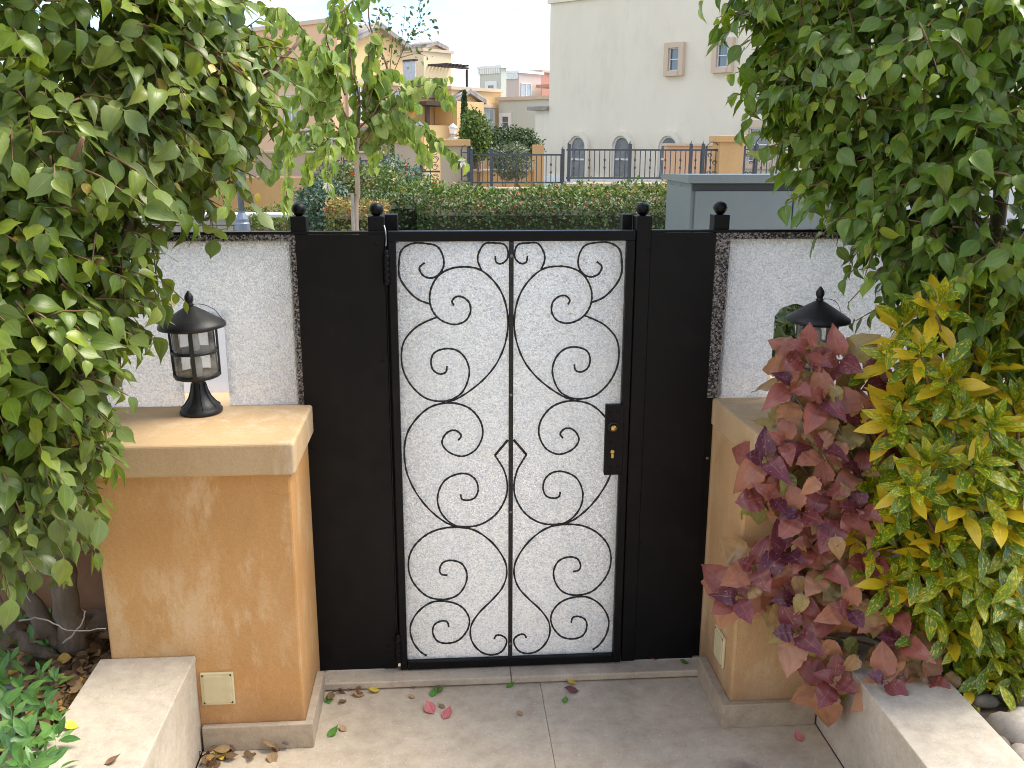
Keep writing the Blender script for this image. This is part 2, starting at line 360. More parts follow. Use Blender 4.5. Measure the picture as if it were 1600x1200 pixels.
def bed(name, x0, x1, y0, y1, z, seed, flat):
    r = np.random.default_rng(seed); nx, ny = 40, 60; V = []; Fc = []
    for j in range(ny+1):
        for i in range(nx+1):
            x = x0+(x1-x0)*i/nx; y = y0+(y1-y0)*j/ny
            V.append((x, y, z+flat*(.5*math.sin(x*7+seed)*math.sin(y*5)+.4*r.standard_normal())))
    for j in range(ny):
        for i in range(nx): a = j*(nx+1)+i; Fc.append((a, a+1, a+nx+2, a+nx+1))
    return kind(mk(name, V, Fc, M['soil'], None, True), 'structure')
bed('soil_bed', -3.2, -1.045, -4.5, .06, .262, 3, .018)
bed('soil_bed', 1.44, 3.6, -4.5, .06, .262, 5, .012)

# ================================================================== PLANTER WALLS
def planter(x0, x1, label, lab2):
    t = thing('planter_wall', label, 'planter wall', ((x0+x1)/2, -1.7, 0), 'low planter walls beside the patio')
    box('wall_core', x0+.012, x1-.012, -4.6, -.366, 0, .30, M['plinth'], t)
    inner = x1 if x0 < 0 else x0
    for a, b in ((-.372, -1.3), (-1.302, -2.2), (-2.202, -3.1), (-3.102, -4.6)):
        if x0 < 0: box('face_slab', inner-.012, inner-.003, b, a, .0, .304, M['bench'], t, .001)
        else: box('face_slab', inner+.003, inner+.012, b, a, .0, .304, M['bench'], t, .001)
        box('coping_slab', x0, x1, b, a, .3045, .327, M['bench'], t, .003)
    return t
planter(-1.06, -.776, 'pale stone planter wall running up to the orange pillar, ficus bed behind it', '')
planter(1.20, 1.462, 'grey stone planter wall under the copper-leaved shrub and beside white pebbles', '')

# ================================================================== PILLARS
def pillar(x0, x1, front, mat, label, plx):
    t = thing('garden_pillar', label, 'pillar', ((x0+x1)/2, -.03, 0), 'plastered pillars flanking the gate')
    bm = MB().box(x0, x1, front, .30, 0, .922); bm.build('body', mat, t, False, .008)
    return t
pl = pillar(-1.03, -.458, -.37, M['pillar_l'], 'orange plastered pillar with worn paint behind the junction box', None)
MB().box(-1.06, -.437, -.408, .33, .918, 1.016).build('cap', M['cap'], pl, False, .009, seg=3)
box('plinth_slab', -.772, -.4305, -.392, -.371, 0, .086, M['plinth'], pl, .003)
box('plinth_slab', -.4575, -.4315, -.3705, -.083, 0, .084, M['plinth'], pl, .003)
pr = pillar(.914, 1.56, -.36, M['pillar_r'], 'ochre plastered pillar half hidden by the copper-leaved shrub', None)
capr = MB(); capr.prism([(.922, -.40), (1.60, -.40), (1.60, .33), (.898, .33)], .916, 1.014); capr.build('cap', M['cap'], pr, False, .009, seg=3)
box('plinth_slab', .883, 1.197, -.384, -.361, 0, .086, M['plinth'], pr, .003)
box('plinth_slab', .884, .9135, -.3605, -.083, 0, .085, M['plinth'], pr, .003)
pl['label'] = 'orange plastered pillar with worn paint and a cream junction box on its front'
# boundary walls going on behind the ficus trees
def gwall(x0, x1, label):
    t = thing('garden_wall', label, 'wall', ((x0+x1)/2, .15, 0))
    box('wall', x0, x1, .07, .27, 0, .925, M['wall_l'], t)
    box('coping', x0, x1, .05, .30, .9255, 1.012, M['cap'], t, .006)
    z = .0
    for k in range(3): box('render_band', x0, x1, .0655, .0705, .27+k*.22, .27+k*.22+.212, M['wall_l'], t)
gwall(-4.2, -1.062, 'terracotta boundary wall behind the trunks of the dusty ficus')
gwall(1.605, 4.6, 'terracotta boundary wall behind the gold-dust croton')

# ================================================================== SIDE SCREENS (black sheet, posts, glass)
ball_me = MB().lathe([(.0005, -.021), (.010, -.020), (.017, -.014), (.0225, -.004), (.0232, .003), (.020, .012), (.012, .019), (.0005, .0215)], 20)
ball_me = mesh('ball_finial', ball_me.V, ball_me.F, M['black'], True)
def post(parent, xc, wd, ztop, ball, y0=.0056, y1=.06, z0=.031):
    p = box('post', xc-wd/2, xc+wd/2, y0, y1, z0, ztop, M['black'], parent, .003)
    if ball: mko('ball_finial', ball_me, p, (xc, (y0+y1)/2, ztop+.0205))
    return p
def prism_xz(poly, y0, y1):
    n = len(poly)
    V = [(x, y0, z) for x, z in poly]+[(x, y1, z) for x, z in poly]
    return V, [tuple(range(n)), tuple(range(2*n-1, n-1, -1))]+[((i+1) % n, i, n+i, n+(i+1) % n) for i in range(n)]
screw_me = MB().lathe([(.0055, 0), (.0055, .0015), (.004, .003), (.0005, .0035)], 10)
screw_me = mesh('screw', [(x, -z, y) for x, y, z in screw_me.V], screw_me.F, M['screw'])
screw_bk = mesh("screw", [tuple(v.co) for v in screw_me.vertices], [tuple(p.vertices) for p in screw_me.polygons], M["black"])
NL = (-.846, -.702, 1.30)
scl = thing('side_screen', 'black sheet metal and textured glass screen on the gate hinge side', 'screen', (-.46, 0, .03), 'screens either side of the gate')
box('sheet_panel', -.461, -.186, -.0045, -.0005, .036, 1.571, M['black'], scl)
box('top_rail', -2.6, -.182, -.004, .03, 1.5715, 1.580, M['black'], scl, .002)
post(scl, -.452, .05, 1.626, True); post(scl, -.2095, .052, 1.626, True); post(scl, -.170, .052, 1.628, False, .0565, .105)
V, Fc = prism_xz([(-2.6, 1.017), (NL[0], 1.017), (NL[0], NL[2]), (NL[1], NL[2]), (NL[1], 1.017), (-.463, 1.017), (-.463, 1.570), (-2.6, 1.570)], 0, .005)
mk('glass_pane', V, Fc, M['frost'], scl)
box('edge_bar', -.485, -.4775, .0056, .03, 1.017, 1.571, M['black'], scl)
box('edge_bar', -2.6, -.4855, .0056, .03, 1.548, 1.571, M['black'], scl)
box('edge_bar', -1.9, -1.87, .012, .032, 1.017, 1.547, M['black'], scl)
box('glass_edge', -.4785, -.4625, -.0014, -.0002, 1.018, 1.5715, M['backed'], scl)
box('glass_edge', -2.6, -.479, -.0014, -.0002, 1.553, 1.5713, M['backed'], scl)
def patchglass():
    m = Mat('smooth_patch_glass'); m.t.nodes.remove(m.b)
    tr = m.n('ShaderNodeBsdfTransparent', {0: (.9, .92, .95, 1)}).outputs[0]
    tl = m.n('ShaderNodeBsdfTranslucent', {0: (.72, .73, .74, 1)}).outputs[0]
    m.l(m.n('ShaderNodeMixShader', {0: .6, 1: tr, 2: tl}).outputs[0], m.o.inputs[0]); return m.m
M['patch'] = patchglass()
box('smooth_patch', NL[0]-.01, NL[1]+.012, .0065, .0085, 1.06, 1.33, M['patch'], scl)
for px, py in ((588, 381), (597, 565), (489, 700), (607, 1010)):
    q = onY(px, py, -.0045); mko('screw', screw_bk, scl, (q[0]*1.0, -.0045, q[2]))
scr = thing('side_screen', 'black sheet metal and textured glass screen on the gate lock side', 'screen', (.87, 0, .03), 'screens either side of the gate')
box('sheet_panel', .668, .884, -.0045, -.0005, .033, 1.572, M['black'], scr)
box('top_rail', .668, 2.9, -.004, .03, 1.5725, 1.581, M['black'], scr, .002)
post(scr, .646, .050, 1.626, True, -.008, .056); post(scr, .6035, .034, 1.627, False, .0565, .10); post(scr, .905, .052, 1.628, True, .0112, .066)
NR = (1.10, 1.235, 1.335)
V, Fc = prism_xz([(.8845, 1.017), (NR[0], 1.017), (NR[0], 1.295), (NR[0]+.02, 1.322), (NR[0]+.06, NR[2]), (NR[1]-.06, NR[2]), (NR[1]-.02, 1.322), (NR[1], 1.295), (NR[1], 1.017), (2.9, 1.017), (2.9, 1.5715), (.8845, 1.5715)], 0, .005)
mk('glass_pane', V, Fc, M['frost'], scr)
box('edge_bar', .8845, .935, .0056, .0108, 1.02, 1.5715, M['black'], scr)
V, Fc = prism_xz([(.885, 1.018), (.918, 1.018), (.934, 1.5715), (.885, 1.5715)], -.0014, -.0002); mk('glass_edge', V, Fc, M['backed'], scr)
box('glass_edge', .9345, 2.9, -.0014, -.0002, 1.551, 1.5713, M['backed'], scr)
box('edge_bar', .936, 2.9, .0056, .030, 1.55, 1.5715, M['black'], scr)
box('edge_bar', 2.0, 2.03, .012, .032, 1.017, 1.549, M['black'], scr)
for px, py in ((1076, 374), (1013, 391), (1105, 716), (1008, 560), (1000, 850)):
    q = onY(px, py, -.0045); mko('screw', screw_me if px == 1105 else screw_bk, scr, (q[0], -.0045 if q[0] > .668 else -.0085, q[2]))

# ================================================================== GATE
gx0, gx1, gz0, gz1 = -.1735, .6165, .036, 1.5815
gt = thing('garden_gate', 'black steel garden gate with curled ironwork over textured white glass', 'gate', (gx0, 0, gz0))
box('hinge_stile', gx0, -.1490, -.022, .018, gz0, gz1-.033, M['black'], gt, .003)
box('lock_stile', .5885, gx1, -.022, .018, gz0, gz1-.033, M['black'], gt, .003)
box('top_rail', gx0, gx1, -.022, .018, gz1-.0325, gz1, M['black'], gt, .003)
box('bottom_rail', -.1485, .588, -.022, .018, gz0, .066, M['black'], gt, .003)
box('glass_pane', -.1485, .588, -.002, .003, .0665, gz1-.033, M['frost'], gt)
XC = .2175
cb = box('centre_bar', XC-.0075, XC+.0075, -.018, -.008, .067, gz1-.0335, M['iron'], gt, .0015)
for py in (400, 617, 800, 1006):
    q = onY(797.5, py, -.018); mko('screw', screw_me, cb, (XC, -.018, q[2]))
def z2(a): return [onY(560+x/3.3333, 340+y/3.3333, -.013) for x, y in a]
def z3(a): return [onY(560+x/3.2438, 690+y/3.2438, -.013) for x, y in a]
scrolls = [
 z2([(345,235),(318,262),(335,300),(375,315),(415,300),(443,255),(440,200),(410,150),(350,124),(280,128),(225,170),(203,240),(215,310),(255,375),(310,425),(372,450)]),
 z2([(712,200),(718,232),(745,240),(775,215),(780,175),(760,140),(715,124),(660,135),(628,180),(622,225),(640,272)]),
 z2([(497,458),(488,435),(510,412),(545,415),(578,445),(583,495),(555,540),(500,557),(440,540),(395,500),(372,440),(378,370),(415,305),(475,268),(550,257),(630,270),(700,325),(750,400),(775,490),(778,580),(760,670),(720,760),(660,835),(590,895),(520,940),(465,963)]),
 z2([(462,775),(455,805),(425,815),(390,795),(378,750),(395,705),(450,683),(510,690),(555,730),(577,790),(570,850),(540,910),(490,945),(430,957),(350,940),(280,880),(235,800),(220,715),(240,640),(290,580),(340,548),(405,520)]),
 z2([(520,1160),(535,1135),(510,1110),(475,1112),(445,1140),(437,1180)])+z3([(460,55),(525,75),(585,50)])+z2([(637,1167),(648,1110),(630,1050),(580,995),(510,968),(440,968),(370,990),(310,1040),(260,1110),(240,1190)])+z3([(235,100),(250,170),(290,255),(350,335),(420,395),(480,425),(560,433)]),
 z3([(518,268),(525,292),(555,298),(590,285),(607,245),(595,195),(555,165),(500,165),(440,195),(408,250),(402,310),(425,370),(480,420),(550,432),(630,415),(700,365),(745,290),(755,220),(740,150),(715,105),(692,70)]),
 z3([(452,678),(420,672),(412,645),(430,612),(475,602),(525,620),(550,670),(540,730),(500,780),(430,800),(350,785),(285,725),(255,650),(262,570),(310,500),(390,450),(490,434),(590,450),(680,515),(740,600),(752,670),(730,740),(680,800),(610,870),(570,940),(575,1010),(620,1065),(680,1081),(730,1060),(752,1010),(730,985),(700,982),(688,1000)]),
 z3([(458,940),(450,915),(420,910),(385,930),(377,970),(400,1010),(450,1022),(510,1005),(555,950),(560,890),(520,835),(450,810),(370,815),(300,865),(263,940),(275,1010),(310,1060),(345,1085)]),
]
xs_ = [p[0] for s_ in scrolls for p in s_]
for s_ in scrolls:
    for mir in (0, 1):
        pts = []
        for p in s_:
            d = max(.011, XC-p[0]); d = min(d, .358)
            pts.append((XC+d if mir else XC-d, -.0125+.001*math.sin(p[2]*40), min(max(p[2], .072), gz1-.039)))
        pts = spline(pts, 5)
        if mir: pts = [p for p in pts if not (p[0] > .532 and .748 < p[2] < 1.008)] if False else pts
        rad = [.0034+.0006*math.sin(i*2.3+p[2]*90) for i, p in enumerate(pts)]
        MB().tube(pts, rad, 6).build('scroll', M['iron'], gt, True)
dm = z3([(692, 70), (770, -8)])
dl = dm[0]; dtz = dm[1][2]
for sgn in (-1, 1):
    MB().tube([(XC+sgn*(XC-dl[0]), -.0125, dl[2]), (XC+sgn*.010, -.0125, dtz)], .0045, 6).build('diamond_bar', M['iron'], gt, True)
lk = box('lock_plate', .5345, .5975, -.027, -.0225, .756, 1.005, M['black'], gt, .002)
box('lock_case', .5365, .588, -.0222, -.003, .758, 1.003, M['black'], gt)
def disc(name, q, prof, mat, parent, n=20):
    b = MB().lathe(prof, n); me = mesh(name, [(x, -z, y) for x, y, z in b.V], b.F, mat, True)
    return mko(name, me, parent, q)
q = onY(958, 667, -.027)
disc('knob_ring', (q[0], -.027, q[2]), [(.0195, 0), (.0195, .004), (.016, .008), (.0125, .0085), (.0125, .004), (.0005, .004)], M['iron'], lk)
disc('knob', (q[0], -.031, q[2]), [(.0105, 0), (.0105, .012), (.009, .015), (.0005, .0155)], M['brass'], lk)
q = onY(957, 706, -.027)
kp = disc('keyhole', (q[0], -.027, q[2]), [(.0075, 0), (.0075, .002), (.003, .0025), (.0005, .0012)], M['brass'], lk, 14)
box('key_slot', q[0]-.004, q[0]+.004, -.0285, -.0265, q[2]-.022, q[2]-.006, M['brass'], lk)
for px, py in ((953, 645), (966, 644), (953, 692), (953, 731), (965, 730)):
    q = onY(px, py, -.027); mko('screw', screw_bk, lk, (q[0], -.027, q[2]))
for zt, zb in ((1.525, 1.41), (.178, .065)):
    L = zt-zb; prof = [(.0005, 0), (.009, .002)]
    for k in range(5):
        a = .004+k*(L-.02)/5; b2 = a+(L-.02)/5
        prof += [(.0125, a), (.0125, b2-.003), (.0108, b2-.0015)]
    prof += [(.010, L-.014), (.0115, L-.008), (.007, L-.001), (.0005, L)]
    MB().lathe(prof, 16, (-.1795, -.018, zb)).build('hinge', M['black'], gt, True)
MB().tube(spline([(-.186, .01, 1.60), (-.181, -.004, 1.585), (-.178, -.010, 1.56), (-.1795, -.018, 1.535)], 5), .0022, 5).build('wire', M['zinc'], gt, True)

# ================================================================== JUNCTION BOXES
def jbox(c, facing, label):
    t = thing('junction_box', label, 'junction box', c, 'junction boxes on the pillars')
    x, y, z = c; h = .0555; wd = .0505
    def bx(n, a0, a1, z0, z1, d0, d1, mat, bev=0):
        if facing == 'front': return box(n, x+a0, x+a1, y-d1, y-d0, z+z0, z+z1, mat, t, bev)
        return box(n, x-d1, x-d0, y+a0, y+a1, z+z0, z+z1, mat, t, bev)
    bx('cover', -wd, wd, -h, h, .0005, .010, M['jbox'], .003); bx('raised_lid', -wd+.009, wd-.009, -h+.009, h-.009, .0102, .0125, M['jbox'], .001)
    for a in (-1, 1):
        for b in (-1, 1): bx('screw', a*(wd-.0085)-.003, a*(wd-.0085)+.003, b*(h-.0085)-.003, b*(h-.0085)+.003, .0101, .0113, M['cable'])
jbox((-.717, -.37, .213), 'front', 'cream junction box low on the front of the orange pillar')
q0 = onY(1111, 997, -.2)
jbox((.914, -.235, .213), 'side', 'cream junction box on the side of the ochre pillar facing the gate')

# ================================================================== LANTERNS
def lantern(loc, label, tilt, bar0=.0):
    t = thing('lantern', label, 'lantern', loc, 'black lanterns standing on the pillars')
    t.rotation_euler = tilt
    def L(n, b, mat, smooth=True, par=None): return b.build(n, mat, par or t, smooth, 0, WL[t.name] if par is None else WL[par.name])
    WL[t.name] = (0, 0, 0)           # children are built around the lantern's own origin
    base = MB().lathe([(.062, 0), (.066, .003), (.066, .012), (.060, .016), (.060, .022), (.046, .034), (.033, .052), (.025, .074), (.0205, .098), (.020, .112), (.030, .118)], 28)
    bo = L('base', base, M['lantern'])
    for k in range(8):
        a = 2*math.pi*k/8+.2
        pts = [(r*math.cos(a), r*math.sin(a), z) for r, z in ((.0605, .022), (.0475, .0335), (.0345, .052), (.0262, .074), (.0215, .098))]
        MB().tube(pts, .0018, 5).build('rib', M['lantern'], bo, True)
    L('bottom_ring', MB().lathe([(.03, .112), (.060, .114), (.0695, .118), (.0705, .130), (.066, .131), (.066, .124), (.0005, .124)], 28), M['lantern'])
    L('lamp_floor', MB().lathe([(.0655, .1245), (.0655, .127), (.0005, .1272)], 24), M['cap'])
    L('middle_ring', MB().lathe([(.0665, .196), (.0715, .196), (.0715, .204), (.0665, .204)], 28), M['lantern'])
    L('top_ring', MB().lathe([(.067, .268), (.073, .268), (.073, .282), (.067, .282)], 28), M['lantern'])
    for k in range(4):
        a = 2*math.pi*k/4 - math.pi/2+bar0
        c, s = math.cos(a), math.sin(a); b = MB(); V = []
        for z, r in ((.120, .0685), (.275, .0705)):
            for dr, dt in ((-.003, -.006), (.0035, -.006), (.0035, .006), (-.003, .006)):
                V.append(((r+dr)*c-dt*s, (r+dr)*s+dt*c, z))
        b.add(V, [(3, 2, 1, 0), (4, 5, 6, 7)]+[(i, (i+1) % 4, 4+(i+1) % 4, 4+i) for i in range(4)])
        L('bar', b, M['lantern'], False)
    g = MB(); n = 28
    V = [(.065*math.cos(2*math.pi*k/n), .065*math.sin(2*math.pi*k/n), z) for z in (.128, .276) for k in range(n)]
    g.add(V, [(k, (k+1) % n, n+(k+1) % n, n+k) for k in range(n)]); L('glass', g, M['lglass'])
    h = L('lamp_holder', MB().lathe([(.018, .127), (.018, .175), (.014, .178), (.014, .19), (.0005, .19)], 16), M['lamp_white'])
    MB().lathe([(.012, .19), (.016, .205), (.0175, .225), (.016, .245), (.010, .258), (.0005, .262)], 16).build('bulb', M['bulb'], h, True)
    rf = L('roof', MB().lathe([(.070, .278), (.102, .276), (.1035, .280), (.101, .288), (.075, .305), (.045, .324), (.020, .339), (.010, .344), (.0005, .345)], 36), M['lantern'])
    L('finial', MB().lathe([(.010, .343), (.013, .347), (.009, .352), (.0105, .356), (.014, .364), (.013, .374), (.007, .384), (.0035, .389), (.0005, .391)], 18), M['lantern'])
    L('wire', MB().tube(spline([(.006, -.004, .349), (.04, -.01, .347), (.072, -.012, .330), (.092, -.01, .300), (.098, -.008, .289)], 6), .0011, 4), M['cable'])
    return t
M['lamp_white'] = plain('lamp_holder_white', (.6, .57, .5, 1), .5)
M['bulb'] = plain('bulb_glass', (.75, .72, .66, 1), .25)
q = onZ(326, 632, 1.0165)
lantern((q[0], -.072, 1.0165), 'black lantern with dusty glass on the orange pillar', (math.radians(-.5), math.radians(-1.6), math.radians(8)))
q = onY(1281, 455, -.075)
lantern((q[0], -.075, 1.0145), 'black lantern partly hidden behind the copper-leaved shrub', (0, math.radians(.4), math.radians(25)), .2)
# ================================================================== LEAVES
def nrm(a): return a/(np.linalg.norm(a, axis=-1, keepdims=True)+1e-9)
def leaf_tpl(rows, fold=.12, curl=.25, twist=0.0, wave=0.0, seed=0):
    """rows: (t, half width).  Leaf runs along +Y, face normal +Z."""
    r = np.random.default_rng(seed); V = []; UV = []; Fc = []
    for i, (t, hw) in enumerate(rows):
        z0 = -curl*t*t; y = t*(1-.18*abs(curl)*t); tw = twist*t
        if hw < 1e-4: V.append((0, y, z0)); UV.append((0, t)); continue
        for s in (-1, 0, 1):
            z = z0+(fold*hw*2 if s else 0)+(wave*r.uniform(-1, 1) if s else 0)
            V.append((s*hw*math.cos(tw*s), y, z+s*hw*math.sin(tw))); UV.append((s, t))
    idx = []; k = 0
    for t, hw in rows:
        if hw < 1e-4: idx.append((k,)); k += 1
        else: idx.append((k, k+1, k+2)); k += 3
    for a, b in zip(idx[:-1], idx[1:]):
        if len(a) == 1 and len(b) == 3: Fc += [(a[0], b[1], b[0]), (a[0], b[2], b[1])]
        elif len(a) == 3 and len(b) == 3: Fc += [(a[0], a[1], b[1], b[0]), (a[1], a[2], b[2], b[1])]
        elif len(a) == 3 and len(b) == 1: Fc += [(a[0], a[1], b[0]), (a[1], a[2], b[0])]
        else: pass
    return np.array(V), np.array(UV), Fc
def with_stalk(rows, st=.08):
    return [(0, .012)]+[(st+(1-st)*t, h) for t, h in rows]
FICUS_ROWS = with_stalk([(.0, .02), (.10, .165), (.26, .275), (.45, .29), (.63, .225), (.78, .105), (.88, .04), (1, 0)], .07)
FICUS = [leaf_tpl(FICUS_ROWS, f, c, tw, .012, i) for i, (f, c, tw) in enumerate([(.10, .22, 0), (.20, .38, .15), (.05, .10, -.1), (.28, .50, .1), (.12, -.05, .2), (.35, .75, .25), (-.06, .3, -.3)])]
CROT_ROWS = with_stalk([(.0, .02), (.15, .095), (.35, .16), (.55, .175), (.72, .14), (.88, .07), (1, 0)], .06)
CROT = [leaf_tpl(CROT_ROWS, f, c, 0, .015, 10+i) for i, (f, c) in enumerate([(.18, .12), (.08, .30), (.25, -.08), (.12, .45)])]
COP_ROWS = with_stalk([(.0, .03), (.08, .20), (.16, .285), (.22, .27), (.32, .345), (.38, .32), (.48, .325), (.55, .28), (.66, .25), (.74, .185), (.84, .12), (.93, .05), (1, 0)], .08)
COP = [leaf_tpl(COP_ROWS, f, c, tw, .055, 20+i) for i, (f, c, tw) in enumerate([(.10, .30, 0), (.18, .5, .15), (.04, .12, -.15), (.22, .7, .1)])]
HERB = [leaf_tpl(with_stalk([(.0, .02), (.2, .13), (.45, .18), (.7, .14), (.88, .06), (1, 0)], .05), f, c, 0, .01, 30+i) for i, (f, c) in enumerate([(.15, .15), (.1, .35), (.2, .05)])]
BAUH = [leaf_tpl([(0, .012), (.06, .02), (.10, .22), (.28, .33), (.52, .36), (.78, .29), (.93, .16), (1, .05)], f, c, 0, .015, 40+i) for i, (f, c) in enumerate([(.35, .15), (.6, .25), (.2, .3)])]
SMALL = [leaf_tpl([(0, 0), (.35, .26), (.7, .22), (1, 0)], .15, .2, 0, 0, 50), leaf_tpl([(0, 0), (.4, .30), (1, 0)], .25, .3, 0, 0, 51)]
def mesh_np(name, V, F_counts, F_idx, mat, tint, luv, smooth=True):
    me = bpy.data.meshes.new(name); nv = len(V)
    me.vertices.add(nv); me.vertices.foreach_set('co', V.astype(np.float32).ravel())
    me.loops.add(len(F_idx)); me.loops.foreach_set('vertex_index', F_idx.astype(np.int32))
    me.polygons.add(len(F_counts)); st = np.concatenate(([0], np.cumsum(F_counts)[:-1]))
    me.polygons.foreach_set('loop_start', st.astype(np.int32)); me.update(calc_edges=True); me.validate()
    a = me.attributes.new('tint', 'FLOAT', 'POINT'); a.data.foreach_set('value', tint.astype(np.float32))
    b = me.attributes.new('luv', 'FLOAT_VECTOR', 'POINT'); b.data.foreach_set('vector', luv.astype(np.float32).ravel())
    me.materials.append(mat)
    if smooth: me.shade_smooth()
    return me
def leaf_frames(Dv, Nv):
    Y = nrm(Dv); X = nrm(np.cross(Y, Nv)); Z = np.cross(X, Y); return X, Y, Z
def leaf_cloud(parent, tpls, P, Dv, Nv, Sz, T, mat, nobj=300, lname='leaf', sname='foliage', cell=10):
    P = np.asarray(P, float); n = len(P); Dv = np.asarray(Dv, float); Nv = np.asarray(Nv, float); Sz = np.asarray(Sz, float); T = np.clip(np.asarray(T, float), 0, 1)
    X, Y, Z = leaf_frames(Dv, Nv); kv = rng.integers(0, len(tpls), n)
    sel = np.zeros(n, bool)
    if nobj > 0:
        v = P+Y*Sz[:, None]*.5-CAM; z = v@_F; px = 800+FPX*(v@RT)/np.maximum(z, .05); py = 600+FPX*(v@DN)/np.maximum(z, .05)
        inf = (z > .3) & (px > 0) & (px < 1600) & (py > 0) & (py < 1200)
        face = np.abs((Z*nrm(-v)).sum(1)); area = (Sz/np.maximum(z, .05))**2*(.15+face)
        best = {}
        for i in np.where(inf)[0]:
            c = (int(px[i]//cell), int(py[i]//cell))
            if c not in best or z[i] < z[best[c]]: best[c] = i
        # leave out those standing well behind the nearest leaf of the surrounding cells
        near = []
        for (cx, cy), i in best.items():
            zz = min(z[best[(cx+a, cy+b)]] for a in (-1, 0, 1) for b in (-1, 0, 1) if (cx+a, cy+b) in best)
            near.append((i, area[i]*(1.0 if z[i]-zz < .10 else .25)))
        near.sort(key=lambda q: -q[1]); sel[[i for i, _ in near[:nobj]]] = True
    cache = {}; NB = 9
    for i in np.where(sel)[0]:
        key = (int(kv[i]), min(NB-1, int(T[i]*NB)), i % 3)
        if key not in cache:
            V, UV, Fc = tpls[key[0]]; nn = len(V)
            luv = np.column_stack((UV, np.full(nn, key[2]*3.1+key[1]*.7)))
            cache[key] = mesh_np(lname, V, np.array([len(f) for f in Fc]), np.concatenate([np.array(f) for f in Fc]), mat, np.full(nn, (key[1]+.5)/NB), luv)
        o = bpy.data.objects.new(lname, cache[key]); COL.objects.link(o); o.parent = parent
        pw = WL.get(parent.name, (0, 0, 0)); s = Sz[i]
        o.matrix_local = Matrix(((X[i, 0]*s, Y[i, 0]*s, Z[i, 0]*s, P[i, 0]-pw[0]), (X[i, 1]*s, Y[i, 1]*s, Z[i, 1]*s, P[i, 1]-pw[1]), (X[i, 2]*s, Y[i, 2]*s, Z[i, 2]*s, P[i, 2]-pw[2]), (0, 0, 0, 1)))
    rest = np.where(~sel)[0]
    if len(rest) == 0: return None
    VV = []; FI = []; FC = []; TT = []; LU = []; base = 0
    for k, (V, UV, Fc) in enumerate(tpls):
        ii = rest[kv[rest] == k]
        if len(ii) == 0: continue
        m = len(V)
        W = P[ii][:, None, :]+Sz[ii][:, None, None]*(V[None, :, 0:1]*X[ii][:, None, :]+V[None, :, 1:2]*Y[ii][:, None, :]+V[None, :, 2:3]*Z[ii][:, None, :])
        VV.append(W.reshape(-1, 3)); TT.append(np.repeat(T[ii], m))
        rr = rng.uniform(0, 30, len(ii))
        LU.append(np.column_stack((np.tile(UV[:, 0], len(ii)), np.tile(UV[:, 1], len(ii)), np.repeat(rr, m))))
        fc = np.array([len(f) for f in Fc]); fi = np.concatenate([np.array(f) for f in Fc])
        FI.append((fi[None, :]+(base+np.arange(len(ii))*m)[:, None]).ravel()); FC.append(np.tile(fc, len(ii))); base += m*len(ii)
    me = mesh_np(sname, np.concatenate(VV), np.concatenate(FC), np.concatenate(FI), mat, np.concatenate(TT), np.concatenate(LU))
    return kind(mko(sname, me, parent), 'stuff')
DOWN = np.array([0, 0, -1.0]); UP = -DOWN
def crown(ells, density, twl=(.16, .30), step=.024, size=(.058, .085), seed=1, hang=.8, keep=None, yellow=.02, light=.0):
    """leaves set along drooping twigs that leave the surface of a union of ellipsoids"""
    r = np.random.default_rng(seed); P = []; Dv = []; Nv = []; Sz = []; T = []; tw = MB()
    E = [(np.array(c, float), np.array(q, float)) for c, q, _ in ells]
    for (c, q), (_, _, wgt) in zip(E, ells):
        area = 4*math.pi*(((q[0]*q[1])**1.6+(q[0]*q[2])**1.6+(q[1]*q[2])**1.6)/3)**(1/1.6)
        for _k in range(int(area*density*wgt)):
            u = nrm(r.standard_normal(3)); rad = r.choice([.86, .66, .42], p=[.62, .26, .12])
            o = c+u*q*rad
            if any(np.linalg.norm((o-c2)/q2) < .62 for c2, q2 in E if c2 is not c) and r.random() < .8: continue
            out = nrm(u/q)
            if keep is not None and not keep(o, out, r): continue
            d = nrm(out*.6+.55*r.standard_normal(3)+DOWN*.12); L = r.uniform(*twl); side = nrm(np.cross(d, UP)+1e-6)
            n = max(3, int(L/step)); pts = []; sg = 1; young = r.random() < .25
            for i in range(n+1):
                t = i/n; pts.append(o+d*L*t+DOWN*(.28*L*t*t))
            tw.tube([pts[0], pts[n//2], pts[-1]], [.0036, .0026, .0013], 4, False)
            for i in range(n+1):
                if r.random() < .08: continue
                tg = nrm(pts[min(i+1, n)]-pts[max(i-1, 0)]); sg = -sg
                ld = nrm(tg*.45+side*sg*(.55+.3*r.random())+DOWN*hang*r.uniform(.3, 1.2)+out*.35+.35*r.standard_normal(3))
                ln = nrm(out*.95+UP*.45+side*sg*.25+.32*r.standard_normal(3))
                P.append(pts[i]); Dv.append(ld); Nv.append(ln); Sz.append(r.uniform(*size)*(.65 if (young and i > n-3) else 1)*(1 if r.random() > .12 else .65))
                tt = .22+.5*r.random()*r.random()+.2*r.random()+(.3 if (young and i > n-4) else 0)+light
                if r.random() < yellow: tt = 1.0
                T.append(min(tt, 1 if tt >= 1 else .93))
    return np.array(P), np.array(Dv), np.array(Nv), np.array(Sz), np.array(T), tw
def pe(px, py, Y, r): return (onY(px, py, Y), r)
